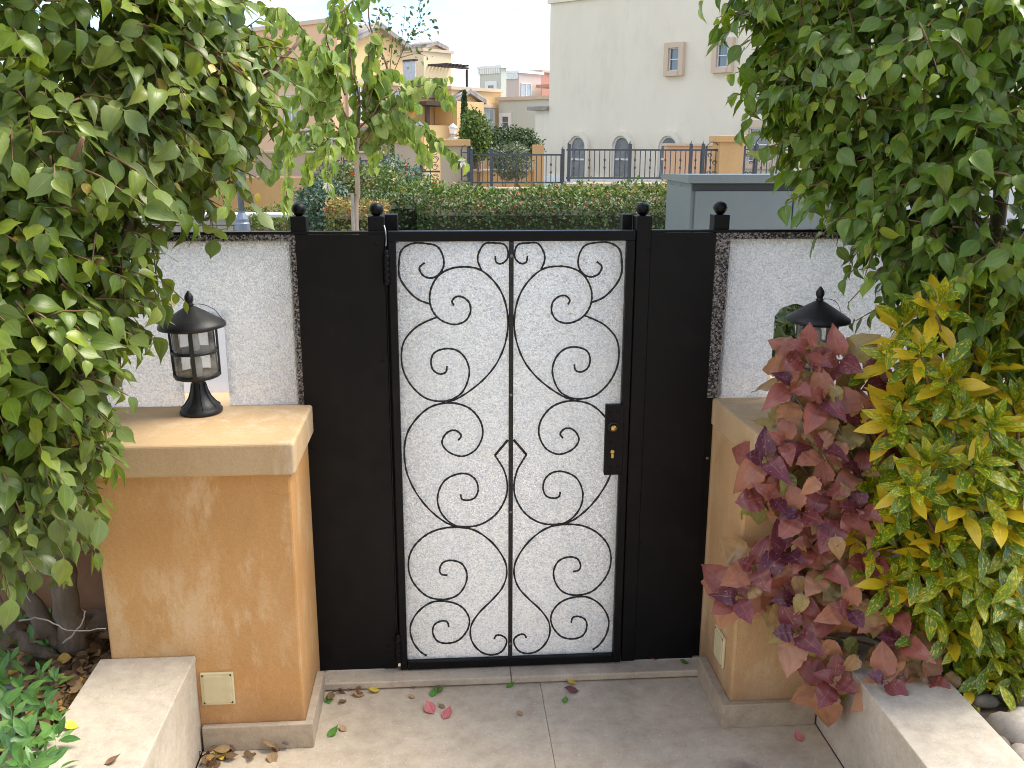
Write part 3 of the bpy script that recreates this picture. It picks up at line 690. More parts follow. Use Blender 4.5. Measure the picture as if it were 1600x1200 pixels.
# ------------------------------------------------------------------ left ficus
fl = thing('ficus_tree', 'dusty ficus with brown limbs arching over the orange pillar', 'tree', (-1.22, -.24, .26), 'ficus trees either side of the gate')
ellL = [(onY(30, 60, -.32), (.48, .44, .52), 1), (onY(65, 260, -.45), (.33, .36, .38), 1), (onY(-60, 470, -.68), (.30, .32, .33), 1.1),
        (onY(-60, 690, -.70), (.27, .26, .27), 1.1), (onY(270, 80, -.22), (.19, .32, .28), 1.0), (onY(350, 60, -.10), (.10, .18, .20), .8), (onY(290, 205, -.2), (.12, .22, .13), .9), (onY(335, 180, -.12), (.09, .15, .10), .8),
        (onY(105, 415, -.54), (.11, .18, .19), 1.0), (onY(75, 570, -.62), (.11, .18, .15), 1.1), (onY(50, 710, -.64), (.10, .15, .14), 1.0), (onY(25, 790, -.55), (.09, .14, .07), .9),
        (onY(-280, 300, -.5), (.5, .5, .8), .5)]
def keepL(o, out, r):
    x, y, z = proj(o)
    if y > 850 or (x > 300-.28*max(0, y-300) and y > 300): return False
    return not (out[1] > .35 and r.random() < .55)
P, Dv, Nv, Sz, T, tw = crown(ellL, 290, (.07, .17), .022, (.054, .088), 3, .85, keepL, .012)
leaf_cloud(fl, FICUS, P, Dv, Nv, Sz, T, M['ficus'], 300, cell=16)
kind(tw.build('twigs', M['twig'], fl, True), 'stuff')
def limb(parent, pts, r0, r1, name='limb', mat=None, n=9, jit=.006):
    pts = spline([np.array(p, float) for p in pts], 5); m = len(pts)
    for i in range(1, m-1): pts[i] = pts[i]+jit*rng.standard_normal(3)
    rr = [r0+(r1-r0)*i/(m-1) for i in range(m)]
    return MB().tube(pts, rr, n).build(name, mat or M['bark'], parent, True)
b0 = onZ(112, 1022, .262)
trk = limb(fl, [b0+(0, 0, -.05), onY(112, 985, b0[1]), onY(100, 900, b0[1]+.01), onY(95, 800, -.22), onY(120, 650, -.25)], .047, .030, 'trunk')
limb(fl, [b0+(.0, .0, .01), onY(75, 985, -.22), onY(30, 920, -.2), onY(10, 850, -.2), onY(-20, 700, -.25)], .034, .022)
limb(fl, [onZ(85, 1028, .27), onY(40, 1005, -.3), onY(10, 970, -.34), onY(-20, 900, -.42)], .020, .014)
limb(fl, [onY(110, 700, -.25), onY(80, 500, -.3), onY(40, 250, -.32), onY(30, -60, -.3)], .028, .012)
limb(fl, [onY(115, 670, -.25), onY(160, 480, -.3), onY(230, 280, -.28), onY(330, 120, -.2), onY(420, 60, -.12)], .022, .006)
limb(fl, [onY(-10, 720, -.25), onY(10, 500, -.5), onY(60, 300, -.55), onY(100, 30, -.45)], .020, .008)
for a, b, c in (((120, 640, -.3), (170, 610, -.5), (185, 570, -.66)), ((90, 470, -.4), (120, 430, -.6), (160, 405, -.75)), ((60, 300, -.5), (90, 290, -.7), (130, 215, -.8)), ((230, 280, -.28), (290, 230, -.3), (370, 180, -.2)), ((70, 520, -.5), (40, 470, -.7), (60, 435, -.82)), ((330, 120, -.2), (400, 130, -.12), (470, 60, -.05))):
    limb(fl, [onY(*a), onY(*b), onY(*c)], .011, .005, 'branch', M['twig'], 6, .003)
for pts in ([(30, 970, -.4), (70, 967, -.42), (105, 985, -.45), (165, 982, -.5)], [(0, 920, -.45), (30, 920, -.46), (48, 940, -.46)], [(98, 1005, -.42), (125, 980, -.46), (133, 955, -.48)]):
    limb(fl, [onY(*p) for p in pts], .003, .0015, 'dead_twig', M['stake'], 5, .002)
# ------------------------------------------------------------------ right ficus
fr = thing('ficus_tree', 'glossy green ficus behind the gold-dust croton, branches reaching over the screen', 'tree', (1.95, -.05, .26), 'ficus trees either side of the gate')
ellR = [(onY(1445, 70, -.12), (.40, .40, .40), 1), (onY(1580, 300, -.38), (.34, .38, .34), 1), (onY(1345, 150, .0), (.22, .28, .26), 1), (onY(1245, 42, .08), (.11, .18, .08), .9), (onY(1215, 95, .10), (.07, .14, .03), 1.0), (onY(1212, 150, .10), (.05, .12, .02), 1.0), (onY(1275, 185, .04), (.11, .18, .11), .9),
        (onY(1325, 280, -.08), (.11, .18, .10), .9), (onY(1435, 330, -.30), (.15, .22, .17), 1), (onY(1530, 450, -.34), (.22, .22, .20), 1), (onY(1265, -50, .0), (.22, .3, .18), .8), (onY(1690, 200, -.3), (.5, .5, .7), .5), (onY(1590, 650, -.2), (.28, .2, .3), .4)]
def keepR(o, out, r):
    return not (out[1] > .35 and r.random() < .5)
P, Dv, Nv, Sz, T, tw = crown(ellR, 280, (.07, .17), .022, (.052, .087), 8, .85, keepR, .006, -.02)
leaf_cloud(fr, FICUS, P, Dv, Nv, Sz, T, M['ficus_r'], 300, cell=16)
kind(tw.build('twigs', M['twig'], fr, True), 'stuff')
limb(fr, [(1.95, -.05, .2), (1.9, -.08, .6), (1.82, -.1, 1.1), (1.75, -.1, 1.7), (1.7, -.1, 2.3)], .05, .015, 'trunk')
limb(fr, [(1.86, -.09, .85), (1.6, -.05, 1.4), (1.35, .0, 1.75), (1.15, .05, 1.95)], .024, .005)
limb(fr, [(1.82, -.1, 1.1), (1.65, -.2, 1.6), (1.45, -.15, 1.95), (1.2, .0, 2.15)], .022, .005)
limb(fr, [(1.95, -.05, .3), (2.05, -.25, .9), (1.95, -.4, 1.5), (1.8, -.4, 2.1)], .035, .010)
# ------------------------------------------------------------------ rosette shrubs
def rosette(c, ax, n, L, tilt0, tilt1, r, tint, out):
    """n leaves around axis ax at c: inner ones steep (tilt0), outer ones spread (tilt1)"""
    ax = nrm(np.array(ax, float)); a = nrm(np.cross(ax, [.3, .8, .2])); b = np.cross(ax, a)
    for i in range(n):
        t = i/max(1, n-1); an = i*2.39996+r.uniform(-.3, .3); rd = math.cos(an)*a+math.sin(an)*b
        tl = math.radians(tilt0+(tilt1-tilt0)*t+r.uniform(-9, 9))
        d = ax*math.cos(tl)+rd*math.sin(tl); nn = ax*math.sin(tl)-rd*math.cos(tl)
        out[0].append(np.array(c)-ax*(.035+.075*t)*L/.1*.9*t+rd*.004); out[1].append(d); out[2].append(nn+.12*r.standard_normal(3)); out[3].append(L*(.55+.5*min(1, t*1.8))*r.uniform(.85, 1.12)); out[4].append(tint(t, r))
r_ = np.random.default_rng(21)
ct = thing('croton_shrub', 'croton shrub with yellow-speckled green leaves beside the white pebbles', 'shrub', (1.80, -.62, .26))
out = [[], [], [], [], []]; base = np.array([1.80, -.60, .25]); stems = []
spots = [(1525,455),(1592,480),(1440,545),(1415,500),(1545,560),(1500,640),(1588,625),(1420,620),(1455,720),(1572,720),(1515,775),(1405,800),(1478,835),(1585,830),(1440,880),(1540,905),(1592,960),(1395,905),(1480,955),(1555,1020),(1525,1060),(1360,850),(1345,905),(1470,470),(1480,590),(1550,660),(1610,560),(1620,760),(1620,900),(1430,760),(1370,760),(1500,870),(1440,960),(1400,660),(1610,1040),(1530,720),(1650,650),(1680,850),(1700,500),(1560,780),(1590,880),(1390,560),(1350,820),(1600,1090)]
def ctint(t, r):
    if t < .45: return r.uniform(.25, .62)
    return r.uniform(.2, .6) if r.random() < .38 else r.uniform(.7, 1.0)
for px, py in spots:
    u = (px-1500)/120; v = (py-760)/330
    Y = -.74+.20*max(0, -v)+.14*u*u*(1 if u < 0 else .3)+r_.uniform(-.05, .05)+.08*max(0, v)
    c = onY(px, py, Y); ax = nrm(np.array([-.10-.12*u*-1, -.55, .75])+.22*r_.standard_normal(3))
    rosette(c, ax, int(r_.integers(15, 22)), r_.uniform(.090, .118), 10, 98, r_, ctint, out); stems.append(c-ax*.04)
for k in range(900):      # older leaves on the stems inside the bush
    i = r_.integers(len(stems)); t = r_.uniform(.45, .97); p = base+(stems[i]-base)*t+.05*r_.standard_normal(3)
    out[0].append(p); out[1].append(nrm(np.array([r_.normal(), r_.normal()-.6, -.5]))); out[2].append(nrm(np.array([r_.normal()*.4, -.6, .7]))); out[3].append(r_.uniform(.075, .11)); out[4].append(r_.uniform(.05, .6))
leaf_cloud(ct, CROT, *out, M['croton'], 300, cell=14)
st = MB()
for c in stems: st.tube(spline([base+.05*r_.standard_normal(3)*(1, 1, 0), base+(c-base)*.5+np.array([0, .04, -.02]), c], 4), [.006]*8+[.003], 5)
st.build('stems', M['twig'], ct, True)
cp = thing('copperleaf_shrub', 'copperleaf shrub with purple and copper leaves spilling over the ochre pillar', 'shrub', (1.62, -.62, .26))
out = [[], [], [], [], []]; base = np.array([1.62, -.56, .26]); stems = []
spots = [(1262,548,-.44,.2),(1238,600,-.44,.35),(1290,622,-.46,.3),(1388,598,-.44,.2),(1350,655,-.46,.5),(1288,700,-.5,.35),(1196,718,-.45,.2),(1345,735,-.5,.5),(1425,705,-.48,.2),(1207,775,-.46,.25),(1318,800,-.54,.35),(1250,800,-.5,.25),(1228,862,-.5,.1),(1180,885,-.48,.1),(1152,932,-.47,.1),(1345,795,-.55,.3),(1328,950,-.60,.2),(1245,988,-.56,.3),(1305,1062,-.62,.25),(1412,1002,-.64,.25),(1385,1062,-.68,.6),(1450,1060,-.66,.8),(1240,935,-.5,.4),(1290,885,-.53,.5),(1290,760,-.5,.4),(1360,880,-.56,.5),(1395,950,-.6,.6),(1430,770,-.5,.5),(1310,560,-.42,.4),(1225,690,-.44,.5),(1270,850,-.5,.5)]
for px, py, Y, tb in spots:
    c = onY(px, py, Y); ax = nrm(np.array([-.25, -.75, .55])+.22*r_.standard_normal(3))
    rosette(c, ax, int(r_.integers(8, 11)), r_.uniform(.112, .145), 30, 135, r_, lambda t, r: min(1, max(0, tb*.5+t*.72+r.uniform(-.2, .25))), out); stems.append(c-ax*.03)
for k in range(160):
    i = r_.integers(len(stems)); p = base+(stems[i]-base)*r_.uniform(.5, .95)+.03*r_.standard_normal(3)
    out[0].append(p); out[1].append(nrm(np.array([r_.normal()*.6-.2, -.5, -.6]))); out[2].append(nrm(np.array([-.2, -.8, .5])+.3*r_.standard_normal(3))); out[3].append(r_.uniform(.06, .09)); out[4].append(r_.uniform(.5, 1))
leaf_cloud(cp, COP, *out, M['copper'], 300, cell=10)
st = MB()
for c in stems: st.tube(spline([base+.03*r_.standard_normal(3)*(1, 1, 0), base+(c-base)*.55+np.array([0, .05, .0]), c], 4), [.005]*8+[.0025], 5)
st.build('stems', M['twig'], cp, True)
# ------------------------------------------------------------------ herb in the left bed
hb = thing('leafy_herb', 'low leafy green herb spreading over the bed onto the pale planter wall', 'plant', tuple(onZ(60, 1120, .262)))
out = [[], [], [], [], []]
for px, py, z in [(30,960,.30),(5,990,.33),(52,1000,.33),(20,1030,.36),(85,1010,.31),(70,1050,.34),(35,1075,.38),(0,1070,.40),(95,1060,.33),(60,1100,.38),(20,1120,.41),(90,1115,.36),(50,1150,.40),(5,1165,.43),(75,1180,.39),(35,1195,.43),(-20,1100,.42),(-25,1020,.38),(100,1150,.36),(-10,1200,.45),(80,965,.29),(66,952,.28),(60,1195,.40)]:
    c = onZ(px*.9, py, z); ax = nrm(np.array([.1, -.25, .9])+.3*r_.standard_normal(3))
    rosette(c, ax, int(r_.integers(8, 12)), r_.uniform(.055, .075), 25, 105, r_, lambda t, r: r.uniform(.1, 1), out)
leaf_cloud(hb, HERB, *out, M['herb'], 300, cell=6)
M['magenta'] = plain('magenta_bract', (.16, .012, .07, 1), .6, 0, 60, .4)
fb = MB()
c = onZ(30, 1078, .31)
for i in range(14):
    d = nrm(r_.standard_normal(3)*(1, 1, .4)+(0, 0, .5)); a = nrm(np.cross(d, UP))
    fb.add([c, c+d*.012+a*.005, c+d*.024, c+d*.012-a*.005], [(0, 1, 2, 3)])
fb.build('flower', M['magenta'], hb)
ho = MB().tube(spline([onZ(-40, 1072, .275), onZ(0, 1074, .278), onZ(24, 1078, .279), onZ(33, 1092, .275), onZ(34, 1110, .262)], 6), .008, 8).build('hose', plain('grey_hose', (.10, .11, .12, 1), .5, 0, 40, .2), None, True)
tag(ho, 'grey irrigation hose lying on the soil behind the leafy herb', 'hose')
# ================================================================== BEYOND THE GATE: houses
M['beige'] = plaster('cream_render', (.78, .705, .56, 1), (.74, .66, .515, 1), (.64, .57, .45, 1), .35, .12, .4)
M['orange_h'] = plaster('orange_render', (.76, .52, .26, 1), (.71, .47, .23, 1), None, .3, .1)
M['peach_h'] = plaster('peach_render', (.72, .46, .28, 1), (.67, .42, .25, 1), None, .3, .1)
M['green_h'] = plaster('pale_green_render', (.56, .58, .50, 1), (.52, .54, .46, 1), None, .3, .1)
M['lime_h'] = plaster('pale_yellow_green_render', (.60, .58, .40, 1), (.56, .54, .37, 1), None, .3, .1)
M['pink_h'] = plaster('pale_pink_render', (.60, .48, .42, 1), (.56, .45, .40, 1), None, .3, .1)
M['rose_h'] = plaster('rose_render', (.56, .27, .20, 1), (.5, .24, .18, 1), None, .3, .1)
M['yellow_h'] = plaster('yellow_render', (.76, .62, .40, 1), (.72, .58, .37, 1), None, .3, .1)
M['trim'] = plaster('peach_trim', (.62, .48, .36, 1), (.57, .44, .32, 1), None, .6, .1)
M['white'] = plain('white_paint', (.78, .77, .73, 1), .6, 0, 8, .06)
M['roof'] = plain('grey_clay_tiles', (.30, .27, .25, 1), .85, 0, 4, .3)
M['wood'] = plain('dark_pergola_wood', (.055, .035, .028, 1), .7, 0, 12, .3)
M['curtain'] = plain('window_curtain', (.42, .47, .52, 1), .3, 0, 6, .15, 0, .8)
M['dimglass'] = plain('dim_curtained_glass', (.20, .20, .195, 1), .3, 0, 5, .3)
M['fence'] = plain('grey_green_railing', (.06, .068, .078, 1), .5, 0, 30, .3)
M['ochre_w'] = plaster('ochre_boundary_render', (.62, .37, .16, 1), (.56, .32, .13, 1), None, .5, .15)
M['beige_w'] = plaster('beige_boundary_render', (.50, .40, .28, 1), (.45, .355, .245, 1), None, .5, .15)
A2 = np.array([.70711, .70711]); B2 = np.array([-.70711, .70711])
def along(c, d, px):
    r = ray(px, 221)[:2]; m = np.array([[d[0], -r[0]], [d[1], -r[1]]]); return float(np.linalg.solve(m, CAM[:2]-np.array(c[:2]))[0])
def zat(px, py, c): # height seen at pixel row py over plan point c
    r = ray(px, py); t = np.linalg.norm(np.array(c[:2])-CAM[:2])/np.linalg.norm(r[:2]); return float(CAM[2]+r[2]*t)
def fb(name, O, u, n, a0, a1, z0, z1, d0, d1, mat, parent, bevel=0):
    O = np.array(O[:2]); u = np.array(u); n = np.array(n)
    q = [O+u*a+n*d for a, d in ((a0, d1), (a1, d1), (a1, d0), (a0, d0))]
    if (q[1][0]-q[0][0])*(q[2][1]-q[1][1])-(q[1][1]-q[0][1])*(q[2][0]-q[1][0]) < 0: q = q[::-1]
    return MB().prism([tuple(p) for p in q], z0, z1).build(name, mat, parent, False, bevel)
def win(O, u, n, a, z, wd, ht, parent, surround=.1, depth=.12, smat='trim', cross=True, glass='wglass', lintel=False):
    wn = fb('window', O, u, n, a-wd/2, a+wd/2, z-ht/2, z+ht/2, .004, .03, M[glass], parent)
    f = .045*max(wd, .5)
    for s in (-1, 1): fb('frame', O, u, n, a+s*(wd/2-f/2)-f/2, a+s*(wd/2-f/2)+f/2, z-ht/2+f+.001, z+ht/2-f-.001, .031, .06, M['white'], wn)
    for s in (-1, 1): fb('frame', O, u, n, a-wd/2, a+wd/2, z+s*(ht/2-f/2)-f/2, z+s*(ht/2-f/2)+f/2, .031, .062, M['white'], wn)
    if cross == 'v': fb('frame', O, u, n, a-f/2, a+f/2, z-ht/2+f+.001, z+ht/2-f-.001, .031, .06, M['white'], wn)
    elif cross: fb('frame', O, u, n, a-wd/2+f+.001, a+wd/2-f-.001, z-f/2, z+f/2, .031, .06, M['white'], wn)
    if surround:
        s = surround
        fb('surround', O, u, n, a-wd/2-s, a-wd/2-.001, z-ht/2-s, z+ht/2+s, .002, depth, M[smat], wn)
        fb('surround', O, u, n, a+wd/2+.001, a+wd/2+s, z-ht/2-s, z+ht/2+s, .002, depth, M[smat], wn)
        fb('surround', O, u, n, a-wd/2, a+wd/2, z+ht/2+.001, z+ht/2+s, .002, depth-.003, M[smat], wn)
        fb('surround', O, u, n, a-wd/2, a+wd/2, z-ht/2-s, z-ht/2-.001, .002, depth+.02, M[smat], wn)
    if lintel: fb('lintel', O, u, n, a-wd/2-.12, a+wd/2+.12, z+ht/2+.05, z+ht/2+.2, .002, .16, M[smat], wn)
    return wn
# ---- cream house on the right
O = np.array([3.12, 25.0]); u = -B2; n = -A2
bh = thing('house', 'large cream rendered house with three arched windows and peach framed squares', 'house', (8.0, 27, 0))
Lh = 17.0; zr = zat(860, 6, O)
q4 = [O, O+u*Lh, O+u*Lh+A2*9, O+A2*9]
MB().prism([tuple(p) for p in q4], -.05, zr).build('wall', M['beige'], bh)
fb('parapet_coping', O, u, n, -.06, Lh, zr+.002, zr+.10, -.3, .07, M['beige'], bh)
fb('side_annex', O, u, n, -.55, -.004, -.05, zat(850, 172, O), -3, -.05, M['beige'], bh)
fb('annex_eave', O, u, n, -.75, -.004, zat(850, 172, O)+.003, zat(850, 166, O), -3, .1, M['roof'], bh)
fb('white_base', O, u, n, -.6, Lh, -.05, zat(848, 275, O), .001, .10, M['white'], bh)
for px, py in ((1050, 93), (1124, 87)):
    a = along(O, u, px); win(O, u, n, a, zat(px, py, O+u*a), .30, .56, bh, .13, .14)
a = along(O, u, 1190); win(O, u, n, a, zat(1190, 226, O+u*a), .62, .8, bh, .18, .12)
for px in (905, 973.5, 1047):
    a = along(O, u, px); c = O+u*a; zt = zat(px, 212, c); zb = zat(px, 276, c); hw = .285
    prof = [(-hw, zb), (hw, zb)]+[(hw*math.cos(t), zt-hw*1.15+hw*1.15*math.sin(t)) for t in np.linspace(0, math.pi, 15)]
    def archring(name, hw0, hw1, d0, d1, mat, par):
        V = []; m = 15; Fc = []
        for hw_, in ((hw0,), (hw1,)):
            for d in (d0, d1):
                pr = [(-hw_, zb)]+[(-hw_*math.cos(t), zt-hw*1.15+(hw_*1.15)*math.sin(t)) for t in np.linspace(0, math.pi, m)]+[(hw_, zb)]
                V += [tuple(c+u*x+n*d)+(z,) for x, z in pr]
        k = m+2
        for i in range(k-1):
            for A_, B_ in ((0, 1), (1, 3), (3, 2), (2, 0)): Fc.append((A_*k+i, A_*k+i+1, B_*k+i+1, B_*k+i))
        return mk(name, V, Fc, mat, par)
    V = [tuple(c+u*x+n*.02)+(z,) for x, z in prof]+[tuple(c+u*x+n*.004)+(z,) for x, z in prof]; k = len(prof)
    wn = mk('window', V, [tuple(range(k)), tuple(range(2*k-1, k-1, -1))]+[(i, (i+1) % k, k+(i+1) % k, k+i) for i in range(k)], M['dimglass'], bh)
    archring('frame', hw-.045, hw-.001, .021, .06, M['white'], wn); archring('arch_surround', hw+.0, hw+.10,   .002, .13, M['beige'], wn)
    fb('frame', c, u, n, -hw+.046, hw-.046, zb+.42*(zt-zb)-.02, zb+.42*(zt-zb)+.03, .021, .055, M['white'], wn)
# ---- generic corner blocks
def block(t, name, px, Yc, pl_, pr_, ytop, mat, coping=None, z0=-.05, cor=None):
    c = np.array(onY(px, 200, Yc)[:2]) if cor is None else np.array(cor)
    wl = along(c, B2, pl_); wr = along(c, A2, pr_); zt = zat(px, ytop, c)
    q = [c, c+A2*wr, c+A2*wr+B2*wl, c+B2*wl]
    MB().prism([tuple(p) for p in q], z0, zt).build(name, mat, t)
    if coping is not None:
        e = .12; q = [c-(A2+B2)*e*.7, c+A2*(wr+e)-B2*e, c+A2*(wr+e)+B2*(wl+e), c+B2*(wl+e)-A2*e]
        MB().prism([tuple(p) for p in q], zt+.003, zt+.16, ).build('parapet_coping', coping, t)
    return c, wl, wr, zt
def gable(t, c, u, n, a0, a1, ze, zp, dep, wallm, over=.25, rows=10):
    """gabled end on the face (c,u,n): wall triangle plus two tiled slopes running back"""
    am = (a0+a1)/2; c = np.array(c); u = np.array(u); n = np.array(n)
    def P3(a, d, z): return tuple(c+u*a+n*d)+(z,)
    mk('gable_wall', [P3(a0, .01, ze), P3(a1, .01, ze), P3(am, .01, zp), P3(a0, -dep, ze), P3(a1, -dep, ze), P3(am, -dep, zp)], [(0, 1, 2), (5, 4, 3), (0, 3, 4, 1)], wallm, t)
    for s, ae in ((-1, a0), (1, a1)):
        ext = over; k = (zp-ze)/abs(am-ae); a_e = ae+s*ext; z_e = ze-k*ext; th = .14
        V = [P3(a_e, .3, z_e), P3(am, .3, zp), P3(am, -dep, zp), P3(a_e, -dep, z_e)]
        V += [(x, y, z+th) for x, y, z in V]
        ro = mk('roof', V, [(3, 2, 1, 0), (4, 5, 6, 7), (0, 1, 5, 4), (1, 2, 6, 5), (2, 3, 7, 6), (3, 0, 4, 7)], M['roof'], t)
        nt_ = max(4, int((dep+.3)/.32))
        for i in range(nt_):
            d = .22-(dep+.2)*i/nt_
            MB().tube([P3(a_e, d, z_e+th+.03), P3(am, d, zp+th+.03)], .075, 6).build('tile_row', M['roof'], ro, True)
# ---- orange gabled house (left)
h = thing('house', 'big orange house with grey tiled gable and chimney block behind the orchid tree', 'house', tuple(onY(553, 200, 36)[:2])+(0,))
c, wl, wr, zt = block(h, 'wall', 553, 36, 440, 632, 66, M['orange_h'])
c2 = c
gable(h, c, A2, -B2, .0, wr*1.0, zt, zat(585, 44, c+A2*wr*.45), 5.5, M['orange_h'])
c, wl, wr, zt = block(h, 'tower_wall', 532, 35.2, 300, 546, 34, M['peach_h'], M['trim'])
c, wl, wr, zt = block(h, 'lower_wing', 520, 33, 340, 628, 128, M['peach_h'], M['trim'])
for px, py in ((460, 175), (565, 160)):
    f = (c, B2, -A2) if px < 520 else (c, A2, -B2); a = along(c, f[1], px); win(*f, a, zat(px, py, c+f[1]*a), 1.0, 1.2, h, .15, .1, 'trim', 'v')
fb('porch_roof', c, A2, -B2, 1.0, wr-.3, zat(560, 205, c), zat(560, 198, c), .0, 1.6, M['roof'], h)
# ---- yellow house with pergola
h = thing('house', 'yellow house with roof pavilion, glass balustrade and wooden pergola', 'house', tuple(onY(663, 200, 50)[:2])+(0,))
c, wl, wr, zt = block(h, 'wall', 664, 50, 628, 707, 80, M['yellow_h'], M['trim'])
cc = c+A2*wr*.30+B2*.8
k, wl2, wr2, zt2 = block(h, 'roof_pavilion', 0, 0, 664, 695, 76, M['yellow_h'], None, zt+.165, cor=cc) if False else (None, 0, 0, 0)
p0 = c+A2*wr*.20+B2*.5
MB().prism([tuple(p0), tuple(p0+A2*1.6), tuple(p0+A2*1.6+B2*1.4), tuple(p0+B2*1.4)], zt+.165, zat(685, 74, c)).build('pavilion_wall', M['yellow_h'], h)
gable(h, p0, A2, -B2, 0, 1.6, zat(685, 74, c)+.003, zat(685, 67, c), 1.4, M['yellow_h'], .12)
fb('vent', p0, A2, -B2, .7, .95, zat(685, 81, c), zat(685, 76, c), .02, .06, M['wood'], h)
kx, wlx, wrx, ztx = block(h, 'terrace_block', 654, 44, 600, 676, 132, M['peach_h'], M['trim'])
fb('glass_balustrade', kx, B2, -A2, .1, 2.2, ztx+.17, zat(640, 95, kx), .0, .05, M['curtain'], h)
fb('balustrade_rail', kx, B2, -A2, .0, 2.4, zat(640, 95, kx)+.002, zat(640, 92, kx), -.05, .1, M['wood'], h)
for i in range(7): fb('pergola_beam', c, A2, -B2, .3+i*.26, .38+i*.26, zat(677, 103, c), zat(677, 100, c), -.1, 1.5, M['wood'], h)
fb('pergola_rail', c, A2, -B2, .2, 2.1, zat(677, 107, c), zat(677, 103.5, c), 1.2, 1.35, M['wood'], h)
fb('pergola_post', c, A2, -B2, 1.95, 2.07, .0, zat(677, 107.5, c), 1.22, 1.34, M['wood'], h)
# ---- orange house with porch (centre)
h = thing('house', 'orange house with small gable, dark porch and one curtained window', 'house', tuple(onY(704, 200, 42)[:2])+(0,))
c, wl, wr, zt = block(h, 'wall', 706, 42, 680, 783, 140, M['orange_h'], M['trim'])
a0 = .05; a1 = along(c, A2, 749)
gable(h, c, A2, -B2, a0, a1, zat(707, 158, c), zat(728, 146, c+A2*(a0+a1)/2), .8, M['orange_h'], .2)
fb('gable_bay', c, A2, -B2, a0, a1, -.05, zat(707, 158, c), .012, .30, M['orange_h'], h)
a = along(c, A2, 763); win(c, A2, -B2, a, zat(763, 187, c+A2*a), .75, 1.0, h, .05, .08, 'trim', 'v', 'curtain', True)
a = along(c, A2, 727); fb('door', c, A2, -B2, a-.45, a+.45, -.05, zat(727, 172, c+A2*a), .301, .33, M['wood'], h)
fb('balcony_wall', c, B2, -A2, .2, wl+1.0, -.05, zat(690, 196, c), .0, 1.6, M['orange_h'], h)
fb('porch_roof', c, B2, -A2, -.2, wl+.8, zat(690, 166, c), zat(690, 160, c), -.1, 1.8, M['wood'], h)
for a in (.0, wl+.5): fb('porch_post', c, B2, -A2, a, a+.17, zat(690, 195.8, c), zat(690, 166.2, c), 1.4, 1.57, M['wood'], h)
fb('side_wing', c, B2, -A2, wl+.05, wl+3.2, -.05, zat(655, 152, c), -.5, 1.2, M['orange_h'], h)
fb('wing_roof', c, B2, -A2, wl-.1, wl+3.4, zat(655, 152, c)+.003, zat(655, 145, c), -.7, 1.5, M['roof'], h)
# ---- pale green and pink houses
h = thing('house', 'pale green house with a crenellated square tower', 'house', tuple(onY(783, 200, 55)[:2])+(0,))
c, wl, wr, zt = block(h, 'tower_wall', 783, 55, 749.5, 791, 106, M['green_h'], M['white'])
for i in range(12): fb('cornice_tooth', c, B2, -A2, .08+i*wl/12, .08+i*wl/12+.12, zt-.30, zt-.002, .002, .09, M['white'], h)
a = along(c, B2, 768); win(c, B2, -A2, a, zat(768, 139, c+B2*a), .5, .45, h, .22, .06, 'white', False)
c, wl, wr, zt = block(h, 'wall', 885, 41, 779, 930, 154, M['green_h'], M['trim'])
a = along(c, B2, 790.5); win(c, B2, -A2, a, zat(790.5, 191, c+B2*a), .42, .55, h, .16, .08, 'white', True)
h = thing('house', 'pale pink house with white cornice teeth and a reddish pergola', 'house', tuple(onY(810, 200, 60)[:2])+(0,))
c, wl, wr, zt = block(h, 'wall', 810.5, 58, 788, 845, 114, M['pink_h'], M['white'])
for i in range(8): fb('cornice_tooth', c, B2, -A2, .08+i*wl/8, .08+i*wl/8+.14, zt-.34, zt-.002, .002, .09, M['white'], h)
a = along(c, A2, 821); win(c, A2, -B2, a, zat(821, 147, c+A2*a), .95, 1.3, h, 0, .08, 'trim', 'v', 'curtain')
k, wl, wr, zt = block(h, 'upper_wall', 846, 62, 828, 880, 113, M['rose_h'], M['trim'])
fb('pergola_roof', c, A2, -B2, along(c, A2, 833), along(c, A2, 870), zat(840, 136, c), zat(840, 131, c), .2, 1.8, M['rose_h'], h)
for px in (834, 853): a = along(c, A2, px); fb('pergola_post', c, A2, -B2, a, a+.12, .0, zat(840, 136.2, c), 1.5, 1.62, M['rose_h'], h)
# ================================================================== BOUNDARY WALLS, RAILINGS, PILLARS
YB = 15.0
def pxx(px, Y=YB): return float(onY(px, 250, Y)[0])
def pz(px, py, Y=YB): return float(onY(px, py, Y)[2])
t = thing('boundary_wall', 'ochre boundary wall with dark slatted panels left of the iron gate', 'wall', (pxx(530), YB, 0))
box('wall', pxx(-700), pxx(612), YB, YB+.25, -.05, pz(530, 277), M['ochre_w'], t)
for a, b in ((478, 505), (507, 533), (535, 560), (562, 588)):
    z0, z1 = pz(530, 274.5), pz(530, 250)
    p = thing('railing', 'x', 'railing', (0, 0, 0)) if False else box('panel_frame', pxx(a), pxx(b), YB+.09, YB+.12, z1-.03, z1, M['fence'], t)
    box('lower_bar', pxx(a), pxx(b), YB+.09, YB+.12, z0, z0+.03, M['fence'], p)
    for e in (a, b-1.2): box('upright', pxx(e), pxx(e)+.02, YB+.085, YB+.125, pz(530, 277)+.001, z1+.05, M['fence'], p)
    k = 13
    for i in range(k):
        x = pxx(a+1.5)+(pxx(b-1.5)-pxx(a+1.5))*(i+.5)/k; box('slat', x-.006, x+.006, YB+.095, YB+.115, z0+.031, z1-.031, M['stake'] if i % 4 else M['fence'], p)
t = thing('boundary_wall', 'beige garden wall standing behind the slatted ochre wall', 'wall', (pxx(530, 18), 18, 0))
box('wall', pxx(-700, 18), pxx(600, 18), 18, 18.2, -.05, pz(530, 239, 18), M['beige_w'], t)
box('coping', pxx(-700, 18), pxx(600, 18), 17.95, 18.25, pz(530, 239, 18)+.002, pz(530, 236, 18), M['trim'], t)
